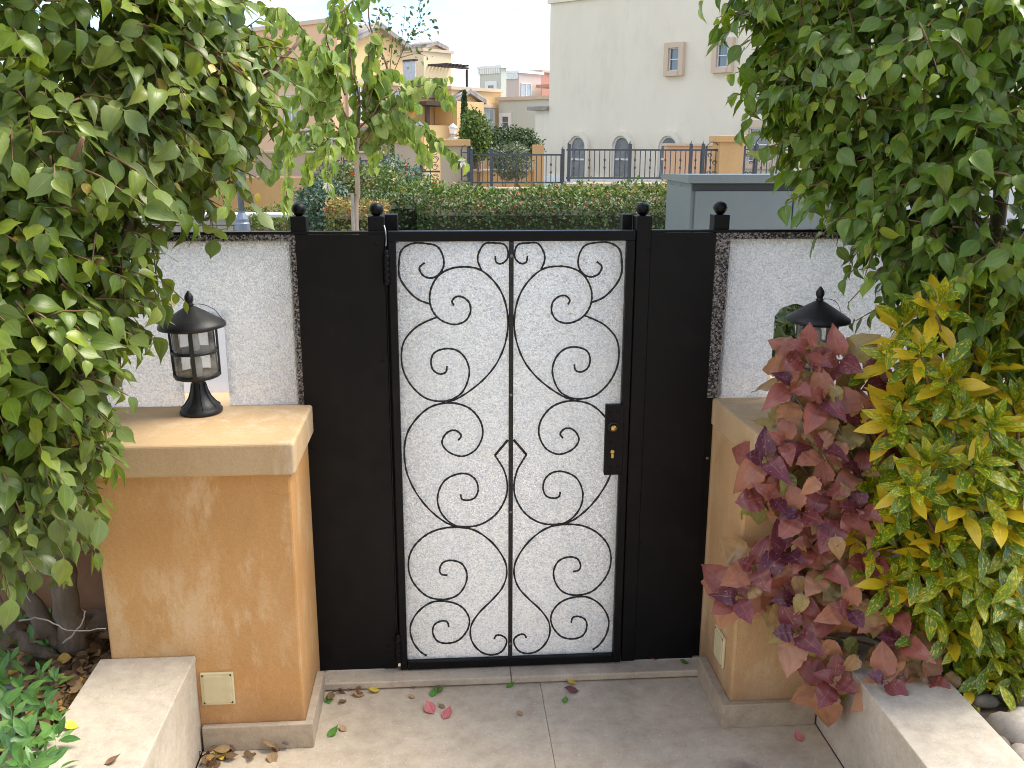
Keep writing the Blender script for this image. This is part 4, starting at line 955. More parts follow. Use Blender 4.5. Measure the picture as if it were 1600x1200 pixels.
t = thing('slatted_gate', 'dark vertical plank gate beside the beige gate pillar', 'gate', (pxx(600), YB, 0))
for i in range(7): box('plank', pxx(589+i*3.1), pxx(589+i*3.1+2.8), YB-.05, YB-.01, 0, pz(600, 241), M['fence'], t)
box('rail', pxx(588), pxx(612), YB-.055, YB-.0, pz(600, 241)+.002, pz(600, 239), M['zinc'], t)
def gpillar(px0, px1, ytop, Y, label, side=.5, m1='beige_w', rot=0.0):
    t = thing('gate_pillar', label, 'pillar', ((pxx(px0, Y)+pxx(px1, Y))/2, Y, 0))
    x0, x1 = pxx(px0, Y), pxx(px1, Y); z = pz((px0+px1)/2, ytop, Y)
    MB().box(x0, x1, Y, Y+side, -.05, z-.12).build('body', M[m1], t); MB().box(x0-.06, x1+.06, Y-.06, Y+side+.06, z-.119, z).build('cap', M['ochre_w'], t, False, .01)
    return t
gpillar(617, 655, 213, YB+.1, 'beige gate pillar next to the dark plank gate', .4)
gpillar(688, 730, 218, YB+.1, 'beige gate pillar with a dark plaque and small lantern on top', .4)
t = thing('name_plaque', 'small dark plaque on the beige gate pillar', 'plaque', onY(695, 240, YB+.09))
q = onY(695, 237, YB+.09); box('board', q[0]-.045, q[0]+.045, YB+.07, YB+.095, q[2]-.06, q[2]+.06, M['fence'], t, .004); box('face', q[0]-.035, q[0]+.035, YB+.064, YB+.0695, q[2]-.05, q[2]+.05, plain('plaque_face', (.2, .2, .2, 1), .4), t)
t = thing('pillar_lantern', 'small grey lantern standing on the far gate pillar', 'lantern', onY(708, 217, YB+.3)); q = onY(708, 217.5, YB+.3)
for nme, pr, mt in (('base', [(.09, 0), (.09, .02), (.035, .05), (.035, .08), (.07, .10)], 'zinc'), ('glass', [(.062, .101), (.075, .21), (.001, .212)], 'white'), ('roof', [(.10, .213), (.06, .25), (.02, .28), (.001, .30)], 'zinc')):
    MB().lathe(pr, 10, q).build(nme, M[mt], t)
# iron double gate
t = thing('iron_gate', 'black wrought iron gate between the two beige gate pillars', 'gate', (pxx(668), YB+.2, 0))
zt, zm, zb = pz(668, 229), pz(668, 270), .02
for px in (641, 650, 655, 688): box('stile', pxx(px), pxx(px)+.045, YB+.18, YB+.22, zb, zt+(.05 if px != 641 else -.1), M['fence'], t)
for z in (zt-.03, zm, pz(668, 300)): box('rail', pxx(656.5), pxx(687), YB+.185, YB+.215, z, z+.035, M['fence'], t)
box('bar', pxx(671), pxx(671)+.02, YB+.19, YB+.21, zb, zt-.031, M['fence'], t)
def ring(x, y, z, r, turns=1.4, rad=.007, flip=1):
    pts = [(x+flip*r*(1-.55*k/22)*math.cos(turns*2*math.pi*k/22), y, z+r*(1-.55*k/22)*math.sin(turns*2*math.pi*k/22)) for k in range(23)]
    return MB().tube(pts, rad, 5)
for px in (663.5, 679.5):
    for py, rr in ((238, .07), (250, .075), (262, .06), (277, .06), (291, .07)): ring(pxx(px), YB+.2, pz(px, py), rr).build('scroll', M['fence'], t, True)
for px in (644, 647): box('bar', pxx(px), pxx(px)+.015, YB+.19, YB+.21, zb, zt-.3, M['fence'], t)
def railing(px0, px1, ytop, ybot, ywall, Y, nb, posts, label, wlabel, every=0):
    x0, x1 = pxx(px0, Y), pxx(px1, Y); pm = (px0+px1)/2; zt, zb, zw = pz(pm, ytop, Y), pz(pm, ybot, Y), pz(pm, ywall, Y)
    w_ = thing('boundary_wall', wlabel, 'wall', ((x0+x1)/2, Y, 0))
    box('wall', x0, x1, Y-.18, Y+.18, -.05, zw-.06, M['ochre_w'], w_); box('coping', x0-.02, x1+.02, Y-.24, Y+.24, zw-.059, zw, M['beige_w'], w_, .01)
    t = thing('railing', label, 'railing', ((x0+x1)/2, Y, zw), 'grey metal railings on the far wall')
    box('top_rail', x0, x1, Y-.02, Y+.02, zt-.03, zt, M['fence'], t); box('bottom_rail', x0, x1, Y-.015, Y+.015, zb, zb+.03, M['fence'], t)
    for px in posts:
        x = pxx(px, Y); p = box('post', x-.028, x+.028, Y-.028, Y+.028, zw+.001, zt+.07, M['fence'], t); box('foot', x-.07, x+.07, Y-.06, Y+.06, zw+.0005, zw+.02, M['zinc'], p)
        MB().lathe([(.03, 0), (.035, .02), (.012, .05), (.001, .08)], 8, (x, Y, zt+.0705)).build('spike', M['fence'], p)
    for i in range(nb):
        x = x0+(x1-x0)*(i+.5)/nb; b = box('bar', x-.0075, x+.0075, Y-.0075, Y+.0075, zb+.031, zt-.031, M['fence'], t)
        if every and i % every == 1:
            for f in (.38, .64): MB().lathe([(.009, -.03), (.024, 0), (.009, .03)], 8, (x, Y, zb+(zt-zb)*f)).build('collar', M['fence'], b)
    return t
railing(735, 880, 240.5, 286.5, 293, YB-.1, 19, (736.5, 768, 879.5), 'grey railing in front of the grey-leaved olive bush', 'low ochre wall under the railing in front of the olive bush', 5)
railing(885, 1122, 233, 279.5, 285.5, YB-.6, 30, (889, 984, 1079, 1098), 'grey railing with knotted bars in front of the arched windows', 'low ochre wall under the railing before the arched windows', 3)
def scroll_panel(px0, px1, ytop, ybot, Y, label):
    t = thing('scroll_panel', label, 'railing', (pxx((px0+px1)/2, Y), Y, pz(px0, ybot+3, Y)))
    x0, x1 = pxx(px0, Y), pxx(px1, Y); zt, zb = pz(px0, ytop, Y), pz(px0, ybot, Y); xm = (x0+x1)/2; H = zt-zb
    for x in (x0, x1): box('upright', x-.015, x+.015, Y-.015, Y+.015, zb-.08, zt, M['fence'], t)
    for z in (zb, zt-.12*H): box('rail', x0+.016, x1-.016, Y-.012, Y+.012, z, z+.02, M['fence'], t)
    for f, s in ((.18, 1), (.18, -1), (.5, 1), (.72, -1)): ring(xm+s*(x1-x0)*.2, Y, zb+H*f, (x1-x0)*.19, 1.5, .006, s).build('scroll', M['fence'], t, True)
    MB().tube([(xm+(x1-x0)*.5*math.cos(a), Y, zt-.1*H+.22*math.sin(a)*H) for a in np.linspace(0, math.pi, 10)], .007, 5).build('arch_bar', M['fence'], t, True)
scroll_panel(721, 732, 233, 284, YB-.1, 'narrow scrolled iron panel beside the lantern pillar')
scroll_panel(1103, 1122, 228, 280, YB-.6, 'scrolled iron panel on the window side of the ochre pillar')
scroll_panel(1163, 1178, 228, 280, YB-.6, 'scrolled iron panel on the cabinet tree side of the ochre pillar')
railing(1178, 1300, 233, 279.5, 285.5, YB-.6, 15, (1181,), 'grey railing running behind the glossy ficus', 'low ochre wall running behind the glossy ficus', 3)
t = gpillar(1124, 1160, 211.5, YB-.75, 'ochre gate pillar above the grey utility cabinet', .5, 'ochre_w')
t = thing('boundary_wall', 'peach garden wall behind the railing beside the ochre pillar', 'wall', (pxx(1080, 17), 17, 0))
box('wall', pxx(1041, 17), pxx(1122, 17), 17, 17.25, -.05, pz(1080, 228, 17), M['peach_h'], t); box('coping', pxx(1038, 17), pxx(1124, 17), 16.93, 17.3, pz(1080, 228, 17)+.002, pz(1080, 224, 17), M['trim'], t)
t = thing('boundary_wall', 'low ochre inner wall behind the olive bush', 'wall', (pxx(800, 19), 19, 0))
box('wall', pxx(735, 19), pxx(836, 19), 19, 19.2, -.05, pz(790, 268, 19), M['ochre_w'], t); box('coping', pxx(733, 19), pxx(833, 19), 18.95, 19.25, pz(790, 268, 19)+.002, pz(790, 264.5, 19), M['trim'], t)
box('end_post', pxx(833.5, 19), pxx(849, 19), 18.9, 19.3, -.05, pz(840, 226, 19), M['ochre_w'], t)
# ================================================================== BUSHES, HEDGES, SHRUBS
def scatter(parent, pts, outs, mat, size, tint, r, tp=SMALL, spread=.6, sname='foliage'):
    n_ = len(pts); pts = np.array(pts); outs = np.array(outs)
    Dv = nrm(outs*.5+spread*r.standard_normal((n_, 3))+np.array([0, 0, .25])); Nv = nrm(outs*.7+np.array([0, 0, .6])+.5*r.standard_normal((n_, 3)))
    return leaf_cloud(parent, tp, pts, Dv, Nv, r.uniform(size[0], size[1], n_), tint, mat, 0, sname=sname)
def bush(name, label, cat, px, py, Y, rx, ry, rz, n_, size, mat, seed, z0=0, t0=0, t1=1, group=None, core=.72, shape=1.0):
    r = np.random.default_rng(seed); c = onY(px, py, Y); t = thing(name, label, cat, (c[0], c[1], z0), group)
    nb = 9; lob = [(nrm(r.standard_normal(3)*(1, 1, .7)), r.uniform(.45, .7)) for _ in range(nb)]
    P = []; O_ = []
    for i in range(n_):
        u_ = nrm(r.standard_normal(3)); k = .78+.25*max(np.exp(-((u_-l)**2).sum()*3)*s*2 for l, s in lob)+.1*r.standard_normal()
        if r.random() < .3: k *= r.uniform(.55, .95)
        P.append(c+u_*np.array([rx, ry, rz])*k); O_.append(nrm(u_/np.array([rx, ry, rz])))
    P = np.array(P); ok = P[:, 2] > z0+.01; P = P[ok]; O_ = np.array(O_)[ok]
    scatter(t, P, O_, mat, size, t0+(t1-t0)*r.random(len(P)), r)
    st = MB()
    for k in range(7):
        a = r.uniform(0, 6.28); e = c+np.array([rx*.6*math.cos(a), ry*.6*math.sin(a), rz*.4*r.random()]); st.tube([(c[0]+.04*math.cos(a), c[1]+.04*math.sin(a), z0-.02), ((c[0]+e[0])/2, (c[1]+e[1])/2, (z0+e[2])/2), e], [.02, .014, .005], 5)
    st.build('stems', M['twig'], t, True)
    return t
def hedge(name, label, px0, px1, Y0, Y1, ztop, n_, size, mat, seed, topred=.0, t0=0, t1=.8):
    r = np.random.default_rng(seed); x0, x1 = pxx(px0, Y0), pxx(px1, Y0); t = thing(name, label, 'hedge', ((x0+x1)/2, (Y0+Y1)/2, 0), 'clipped hedges beyond the gate')
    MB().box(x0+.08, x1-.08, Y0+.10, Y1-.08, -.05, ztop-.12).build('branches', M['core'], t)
    W, Dp, H = x1-x0, Y1-Y0, ztop; A_ = [W*H, W*Dp, Dp*H, Dp*H]; A_ = np.array(A_)/sum(A_); P = []; O_ = []; T_ = []
    for i in range(n_):
        f = r.choice(4, p=A_); d = abs(r.normal(0, .05)); a, b = r.random(), r.random()
        bump_ = .03*math.sin(a*W*5.1+b*3)+.02*math.sin(a*W*13+b*9)
        if f == 0: P.append((x0+a*W, Y0+d+bump_, b*H)); O_.append((0, -1, .2))
        elif f == 1: P.append((x0+a*W, Y0+b*Dp, H-d+bump_)); O_.append((0, 0, 1))
        elif f == 2: P.append((x0+d, Y0+a*Dp, b*H)); O_.append((-1, 0, .2))
        else: P.append((x1-d, Y0+a*Dp, b*H)); O_.append((1, 0, .2))
        z = P[-1][2]; T_.append(min(1, t0+(t1-t0)*r.random()+(topred*(r.random() < .75) if z > H-.10 else 0)))
    scatter(t, P, O_, mat, size, np.array(T_), r); return t
hedge('hedge', 'long clipped dark hedge with reddish new tips beside the grey cabinet', 652, 1330, 6.0, 6.9, 1.285, 26000, (.028, .050), M['hedge'], 61, .32, 0, .72)
hedge('hedge', 'short clipped yellow-green hedge block behind the pale tree stake', 503, 597, 5.6, 6.6, 1.285, 9000, (.028, .05), M['hedgey'], 62, .5, 0, .85)
hedge('hedge', 'dark set-back hedge length between the yellow-green block and the long hedge', 560, 662, 6.75, 7.5, 1.30, 7000, (.03, .05), M['hedge'], 63, .35, 0, .6)
sp = [(505,308,8.2,.30,.40,.30,'bluegreen'),(530,296,8.6,.42,.4,.36,'hedge'),(575,292,9.0,.55,.4,.42,'shrub'),(618,286,9.6,.50,.4,.42,'bluegreen'),(668,302,8.6,.48,.4,.30,'shrub'),(730,302,8.4,.5,.4,.26,'shrub'),(790,304,8.4,.5,.4,.24,'shrub'),(858,303,8.2,.5,.4,.26,'shrub'),(925,302,8.2,.52,.4,.27,'shrub'),(995,302,8.2,.5,.4,.26,'shrub'),(1050,303,8.2,.4,.4,.25,'shrub')]
desc = ['blue-green spiky clump above the pale stone wall', 'reddish brown shrub behind the yellow-green hedge block', 'leafy shrub with coral flowers below the slatted panels', 'dense blue-green shrub below the dark plank gate', 'green shrub with coral flowers in front of the iron gate', 'low green shrub in front of the lantern pillar', 'low green shrub below the railing and olive bush', 'low green shrub with orange flowers where the two railings meet', 'low green shrub below the first arched window', 'low green shrub below the second arched window', 'low green shrub next to the grey cabinet']
M['flower'] = plain('coral_flower', (.80, .16, .07, 1), .6, 0, 50, .2)
r_ = np.random.default_rng(77)
for i, (px, py, Y, rx, ry, rz, mt) in enumerate(sp):
    t = bush('flowering_shrub', desc[i], 'shrub', px, py+(24 if px > 660 else 16), Y, rx, ry, rz*1.1, 2600, (.035, .065), M[mt], 100+i, 0, .45 if i == 1 else 0, 1.0, 'shrubs planted behind the hedges')
    c = onY(px, py+(24 if px > 660 else 16), Y)
    for k in range({2: 4, 3: 2, 4: 4, 7: 2, 1: 2, 9: 1, 8: 1}.get(i, 0)):
        a = r_.uniform(-1, 1); q = c+np.array([a*rx*.8, -ry*.6, rz*1.15*math.sqrt(max(0, 1-a*a*.6))*r_.uniform(.55, 1.0)]); f_ = MB()
        for j in range(7):
            d = nrm(r_.standard_normal(3)+(0, -.5, .6)); w2 = nrm(np.cross(d, UP))*.02; f_.add([q, q+d*.018+w2*.7, q+d*.035, q+d*.018-w2*.7], [(0, 1, 2, 3)])
        f_.build('flower', M['flower'], t)
bush('dark_bush', 'round dark evergreen bush in front of the pale green house', 'bush', 797, 226, 22, .75, .6, .42, 5000, (.05, .10), M['darkbush'], 201)
bush('olive_bush', 'loose grey-leaved olive bush behind the low railing', 'bush', 797, 252, 17, .42, .4, .38, 2200, (.04, .08), M['olive'], 202)
bush('feathery_bush', 'light green feathery bush beside the lantern pillar', 'bush', 742, 215, 19, .34, .34, .55, 3200, (.05, .10), M['shrub'], 203)
bush('green_tree', 'light green bushy tree top over the beige garden wall', 'tree', 560, 232, 20.5, 1.4, .6, .30, 3000, (.07, .13), M['shrub'], 204)
bush('garden_bush', 'broad leafy bush inside the plot behind the dusty ficus', 'bush', 250, 262, 13.2, .9, .6, .75, 3500, (.06, .11), M['shrub'], 205)
bush('garden_bush', 'tall dark bush by the far end of the pale stone wall', 'bush', 60, 240, 13.4, 1.1, .7, 1.0, 4000, (.06, .11), M['darkbush'], 206)
bush('garden_bush', 'rounded olive green bush past the dark bush', 'bush', -170, 250, 13.0, 1.1, .7, .9, 3500, (.06, .11), M['olive'], 207)
bush('leafy_shrub', 'dark green shrub close behind the glass screen by the half hidden lantern', 'shrub', 1300, 560, .80, .26, .20, .34, 1500, (.05, .085), M['darkbush'], 208)
ty = thing('cypress', 'slim dark cypress rising before the orange porch house', 'tree', (pxx(725.5, 30), 30, 0)); c = onY(725.5, 170, 30); r_ = np.random.default_rng(5)
hh = c[2]+.45; P = []; O_ = []
for i in range(1800):
    f = r_.random()**.8; a = r_.uniform(0, 6.28); rr = (.19*(1-f)**.7+.02)*r_.uniform(.75, 1.05); P.append((c[0]+rr*math.cos(a), 30+rr*math.sin(a), .4+f*(hh-.4+.1))); O_.append((math.cos(a)*.4, math.sin(a)*.4, 1))
scatter(ty, P, O_, M['darkbush'], (.07, .13), r_.random(len(P)), r_, spread=.25); MB().tube([(c[0], 30, -.05), (c[0], 30, hh*.8)], [.06, .02], 7).build('trunk', M['bark'], ty)
# ================================================================== STONE WALL, LAMP POST, CABINET
t = thing('stone_wall', 'low pale stone block wall with white coping left of the hedges', 'wall', (pxx(420, 11), 11, 0)); r_ = np.random.default_rng(9)
M['block'] = stone('pale_wall_block', (.42, .38, .32, 1), (.34, .30, .25, 1), (.5, .47, .4, 1), .5, .85)
zt = pz(430, 340, 11); x0, x1 = pxx(-60, 11), pxx(520, 11)
box('backing', x0, x1, 11.03, 11.3, -.05, zt-.001, M['mortar'], t)
x = x0
while x < x1: wd = min(.55, x1-x); box('coping', x, x+wd-.008, 10.95, 11.35, zt, zt+.055, M['white'], t, .008); x += wd
for row in range(6):
    x = x0+(row % 2)*.13
    while x < x1-.1:
        wd = r_.uniform(.16, .30); b = box('stone_block', x, min(x1, x+wd-.01), 11.0-r_.uniform(0, .015), 11.029, zt-.11*(row+1)+.006, zt-.11*row-.006, M['block'], t, .006); x += wd
for i, (px, py) in enumerate(((402, 345), (440, 350), (468, 343), (428, 330), (385, 333), (350, 340))):
    bush('creeping_plant', ['bright green creeper low on the pale stone wall', 'small tuft hanging from the pale stone wall by the post', 'green tuft under the white coping near the yellow-green hedge', 'pale green ground plant above the white coping', 'leafy plant above the coping beside the lamp post', 'green plant by the lamp post foot'][i], 'plant', px, py, 10.8 if i in (0, 1, 2) else 11.6, .16, .10, .11, 260, (.035, .06), M['shrub'], 300+i, .2 if i < 3 else 0, .3, 1)
t = thing('lamp_post', 'blue-grey metal lamp post in front of the pale stone wall', 'lamp post', (pxx(372, 10), 10, 0)); xq = pxx(372, 10)
M['lampgrey'] = plain('blue_grey_paint', (.20, .24, .30, 1), .45, .2, 20, .1)
MB().lathe([(.10, 0), (.10, pz(372, 349, 10)), (.085, pz(372, 347, 10)), (.085, pz(372, 342, 10)), (.055, pz(372, 334, 10)), (.05, pz(372, 333, 10)), (.05, pz(372, 330, 10))], 16, (xq, 10, 0)).build('base', M['lampgrey'], t, False)
MB().lathe([(.042, pz(372, 331, 10)), (.036, 2.9)], 14, (xq, 10, 0)).build('pole', M['lampgrey'], t, True)
MB().lathe([(.04, 2.9), (.12, 2.95), (.15, 3.25), (.17, 3.27), (.05, 3.42), (.001, 3.5)], 14, (xq, 10, 0)).build('lamp_head', M['lampgrey'], t)
M['cab'] = plain('grey_cabinet_paint', (.155, .185, .185, 1), .45, 0, 3, .06)
M['cabd'] = plain('dark_rubber', (.03, .035, .035, 1), .7)
Y0 = 3.0; xa = float(onY(1079, 300, Y0)[0]); xb = xa+1.34; zl = pz(1080, 286, Y0); zt = pz(1080, 272.5, Y0); dp = along((xa, Y0), (0, 1), 1045)
t = thing('utility_cabinet', 'grey-green metal utility cabinet with overhanging lid and two doors', 'cabinet', ((xa+xb)/2, Y0+dp/2, 0))
box('body', xa, xb, Y0, Y0+dp, .1, zl-.004, M['cab'], t, .004); box('base', xa-.03, xb+.03, Y0-.03, Y0+dp+.03, -.05, .099, M['mortar'], t)
box('door', xa+.028, xa+.667, Y0-.022, Y0-.002, .16, zl-.05, M['cab'], t, .004); box('door', xa+.675, xb-.025, Y0-.022, Y0-.002, .16, zl-.05, M['cab'], t, .004)
box('seal', xa+.012, xb-.012, Y0-.012, Y0-.001, zl-.0495, zl-.005, M['cabd'], t)
V = [(xa-.03, Y0-.045, zl), (xb+.03, Y0-.045, zl), (xb+.03, Y0+dp+.05, zl+.0), (xa-.03, Y0+dp+.05, zl), (xa-.03, Y0-.045, zt), (xb+.03, Y0-.045, zt), (xb+.03, Y0+dp+.05, zl+.035), (xa-.03, Y0+dp+.05, zl+.035)]
mk('lid', V, [(0, 3, 2, 1), (4, 5, 6, 7), (0, 1, 5, 4), (1, 2, 6, 5), (2, 3, 7, 6), (3, 0, 4, 7)], M['cab'], t)
for f in (.35, .75): MB().lathe([(.006, 0), (.006, .004), (.001, .005)], 8, (0, 0, 0)).build('rivet', M['screw'], t, False, 0, (xa-.003, Y0+dp*f, zl-.03))
for px in (1.0,): box('handle', xa+.60, xa+.625, Y0-.045, Y0-.0225, .75, .92, M['cabd'], t, .004)
# ================================================================== ORCHID TREE AND THIN TREE
YT = 3.6
bt = thing('orchid_tree', 'young orchid tree with pale trunk, folded leaves and white flowers', 'tree', (float(onY(557, 300, YT)[0]), YT, 0)); r_ = np.random.default_rng(31)
tb = np.array([float(onY(556, 355, YT)[0]), YT, -.05])
MB().tube(spline([tb, onY(556, 355, YT), onY(559, 300, YT), onY(557, 250, YT), onY(560, 215, YT)], 6), list(np.linspace(.022, .014, 25)), 9).build('trunk', M['palebark'], bt, True)
tt_ = MB().tube([np.array([float(onY(549, 355, YT)[0]), YT-.02, -.05]), onY(550.5, 302, YT-.02)], .012, 8).build('stake', M['stake'], None)
tag(tt_, 'grey wooden stake tied beside the pale young trunk', 'stake')
brs = [([(560, 225), (600, 165), (640, 128), (700, 122)], 0, 1), ([(560, 235), (610, 175), (655, 195), (700, 232), (722, 252)], -.1, 1), ([(558, 235), (590, 205), (640, 210), (672, 250)], .1, 1), ([(558, 240), (520, 195), (480, 205), (455, 245), (445, 330)], -.15, 1), ([(560, 240), (530, 215), (515, 235), (512, 290)], -.2, 1.1),
       ([(560, 225), (535, 170), (500, 120), (470, 60)], 0, 1), ([(560, 220), (560, 150), (545, 90), (525, 20), (520, -30)], .1, .9), ([(535, 170), (500, 160), (470, 180), (450, 200)], .1, 1), ([(555, 170), (590, 140), (620, 150), (650, 165)], .15, 1), ([(545, 130), (510, 60), (530, -10)], -.1, .9), ([(520, 190), (480, 150), (440, 160)], .2, 1), ([(560, 200), (590, 180), (600, 230)], .05, .9), ([(500, 120), (450, 90), (430, 130)], .1, 1), ([(540, 220), (490, 240), (480, 280)], .15, 1), ([(560, 210), (540, 190), (550, 240)], -.1, 1), ([(470, 60), (440, 20), (410, 10)], .1, 1), ([(560, 150), (600, 110), (625, 118)], .1, .8), ([(480, 205), (445, 215), (425, 275)], .0, 1), ([(500, 160), (470, 120), (425, 90)], .15, 1), ([(530, 20), (560, -5), (590, -20)], .1, .9)]
for k in range(18):
    ex, ey = r_.uniform(425, 690), r_.uniform(0, 235)
    if ex > 600 and ey < 100: continue
    sx_, sy_ = 560+(ex-560)*.35, 225+(ey-225)*.4-15; brs.append(([(sx_, sy_), ((sx_+ex)/2, (sy_+ey)/2-18), (ex, ey), (ex+(ex-560)*.12, ey+32)], r_.uniform(-.15, .2), .9))
P = []; Dv = []; Nv = []; Sz = []; T = []; fl_pts = []
for pts, dy, dens in brs:
    cv = spline([onY(a, b, YT+dy*i/(len(pts)-1)*3) for i, (a, b) in enumerate(pts)], 10); m = len(cv)
    MB().tube(cv, list(np.linspace(.008, .002, m)), 5).build('branch', M['twig'], bt, True)
    s_ = 1; acc = 0
    for i in range(4, m):
        acc += np.linalg.norm(cv[i]-cv[i-1])
        while acc > .020/dens:
            acc -= .020/dens; s_ = -s_; tg = nrm(cv[i]-cv[i-1]); sd = nrm(np.cross(tg, UP)+1e-3)
            P.append(cv[i]+.006*r_.standard_normal(3)); Dv.append(nrm(DOWN*.9+sd*s_*.45+tg*.3+.22*r_.standard_normal(3))); Nv.append(nrm(sd*s_*.8+UP*.4+np.array([0, -.3, 0])+.35*r_.standard_normal(3))); Sz.append(r_.uniform(.075, .13)*(1-.3*i/m)); T.append(r_.random())
    if r_.random() < .8: fl_pts.append(cv[-1])
    fl_pts.append(cv[m//2])
leaf_cloud(bt, BAUH, P, Dv, Nv, Sz, T, M['bauh'], 300, cell=7)
M['petal'] = plain('white_petal', (.82, .76, .78, 1), .6)
for q in fl_pts[:22]:
    f_ = MB()
    for j in range(5):
        an = j*1.256+r_.random(); d = nrm(np.array([math.cos(an), -.6, math.sin(an)])); w2 = nrm(np.cross(d, [0, 1, .2]))*.014
        f_.add([q, q+d*.02+w2*.7, q+d*.04-np.array([0, 0, .012]), q+d*.02-w2*.7], [(0, 1, 2, 3)])
    f_.build('flower', M['petal'], bt)
nt2 = thing('thin_tree', 'sparse thin tree with tiny leaves against the sky', 'tree', (pxx(606, 10), 10, 0)); P = []; Dv = []; Nv = []; Sz = []; T = []
x_ = pxx(606, 10); MB().tube(spline([(x_, 10, -.05), onY(606, 250, 10), onY(608, 120, 10), onY(578, 40, 10), onY(577, -40, 10)], 5), list(np.linspace(.03, .006, 21)), 6).build('trunk', M['bark'], nt2, True)
for pts in ([(608, 130), (625, 90), (640, 55), (658, 30), (672, 10)], [(608, 120), (612, 70), (606, 25), (615, 5)], [(640, 55), (660, 50), (678, 40)], [(625, 90), (650, 84), (668, 88)], [(578, 60), (590, 30), (600, 10)], [(578, 50), (565, 20), (575, -20)], [(578, 60), (592, 50), (600, 70)], [(625, 90), (628, 60), (634, 10)], [(658, 30), (655, 10), (660, -10)], [(606, 100), (590, 85), (575, 88)]):
    cv = spline([onY(a, b, 10+.3*r_.standard_normal()) for a, b in pts], 8); m = len(cv); MB().tube(cv, list(np.linspace(.007, .002, m)), 4).build('branch', M['twig'], nt2, True)
    for i in range(3, m):
        for k in range(4):
            if r_.random() < .3: P.append(cv[i]+.06*r_.standard_normal(3)); Dv.append(r_.standard_normal(3)); Nv.append(r_.standard_normal(3)+(0, -1, .5)); Sz.append(r_.uniform(.05, .09)); T.append(r_.uniform(0, .6))
leaf_cloud(nt2, SMALL, P, Dv, Nv, Sz, T, M['shrub'], 0)
# ================================================================== FALLEN LEAVES, PEBBLES, LITTER
r_ = np.random.default_rng(55)
def solid(name, c):
    m = Mat(name); uv = m.n('ShaderNodeAttribute', attribute_name='luv').outputs['Vector']; sx = m.n('ShaderNodeSeparateXYZ', {0: uv})
    col = m.mix(.6, c, m.ramp(m.noise(4, 4, .6, uv), (.3, (.3,)*3), (.7, (.7,)*3)), 'OVERLAY')
    m.base(m.mix(m.math('MULTIPLY', m.ramp(m.math('ABSOLUTE', sx.outputs[0]), (.03, G1), (.10, G0)), .4), col, tuple(min(1, x*1.7+.05) for x in c[:3])+(1,))); m.rough(.55); return m.m
LC = {'green': solid('fallen_green', (.10, .26, .035, 1)), 'tan': solid('fallen_tan', (.40, .25, .12, 1)), 'yellow': solid('fallen_yellow', (.62, .45, .05, 1)), 'brown': solid('fallen_brown', (.24, .13, .07, 1)), 'pink': solid('fallen_pink', (.58, .17, .17, 1)), 'purple': solid('fallen_purple', (.20, .07, .085, 1)), 'red': solid('fallen_red', (.55, .06, .05, 1))}
def fallen(px, py, z, col, L, ang, label, tp=None, curl=.35):
    q = onZ(px, py, z); V, UV, Fc = leaf_tpl(FICUS_ROWS if tp is None else tp, .12, -curl, .25, .015, int(px)); a = math.radians(ang)
    V = V.copy(); V[:, 1] -= .5; V *= L; R2 = np.array([[math.cos(a), -math.sin(a), 0], [math.sin(a), math.cos(a), 0], [0, 0, 1]]); V = V@R2.T; V[:, 2] -= V[:, 2].min()
    th = .0008; n0 = len(V); VV = np.vstack((V+[0, 0, th], V)); FF = list(Fc)+[tuple(i+n0 for i in f[::-1]) for f in Fc]
    me = mesh_np('fallen_leaf', VV, np.array([len(f) for f in FF]), np.concatenate([np.array(f) for f in FF]), LC[col], np.full(2*n0, .5), np.column_stack((np.vstack((UV, UV)), np.full(2*n0, px*.1))))
    o = mko('fallen_leaf', me, None, (q[0], q[1], z+.0005)); tag(o, label, 'leaf', 'fallen leaves on the paving')
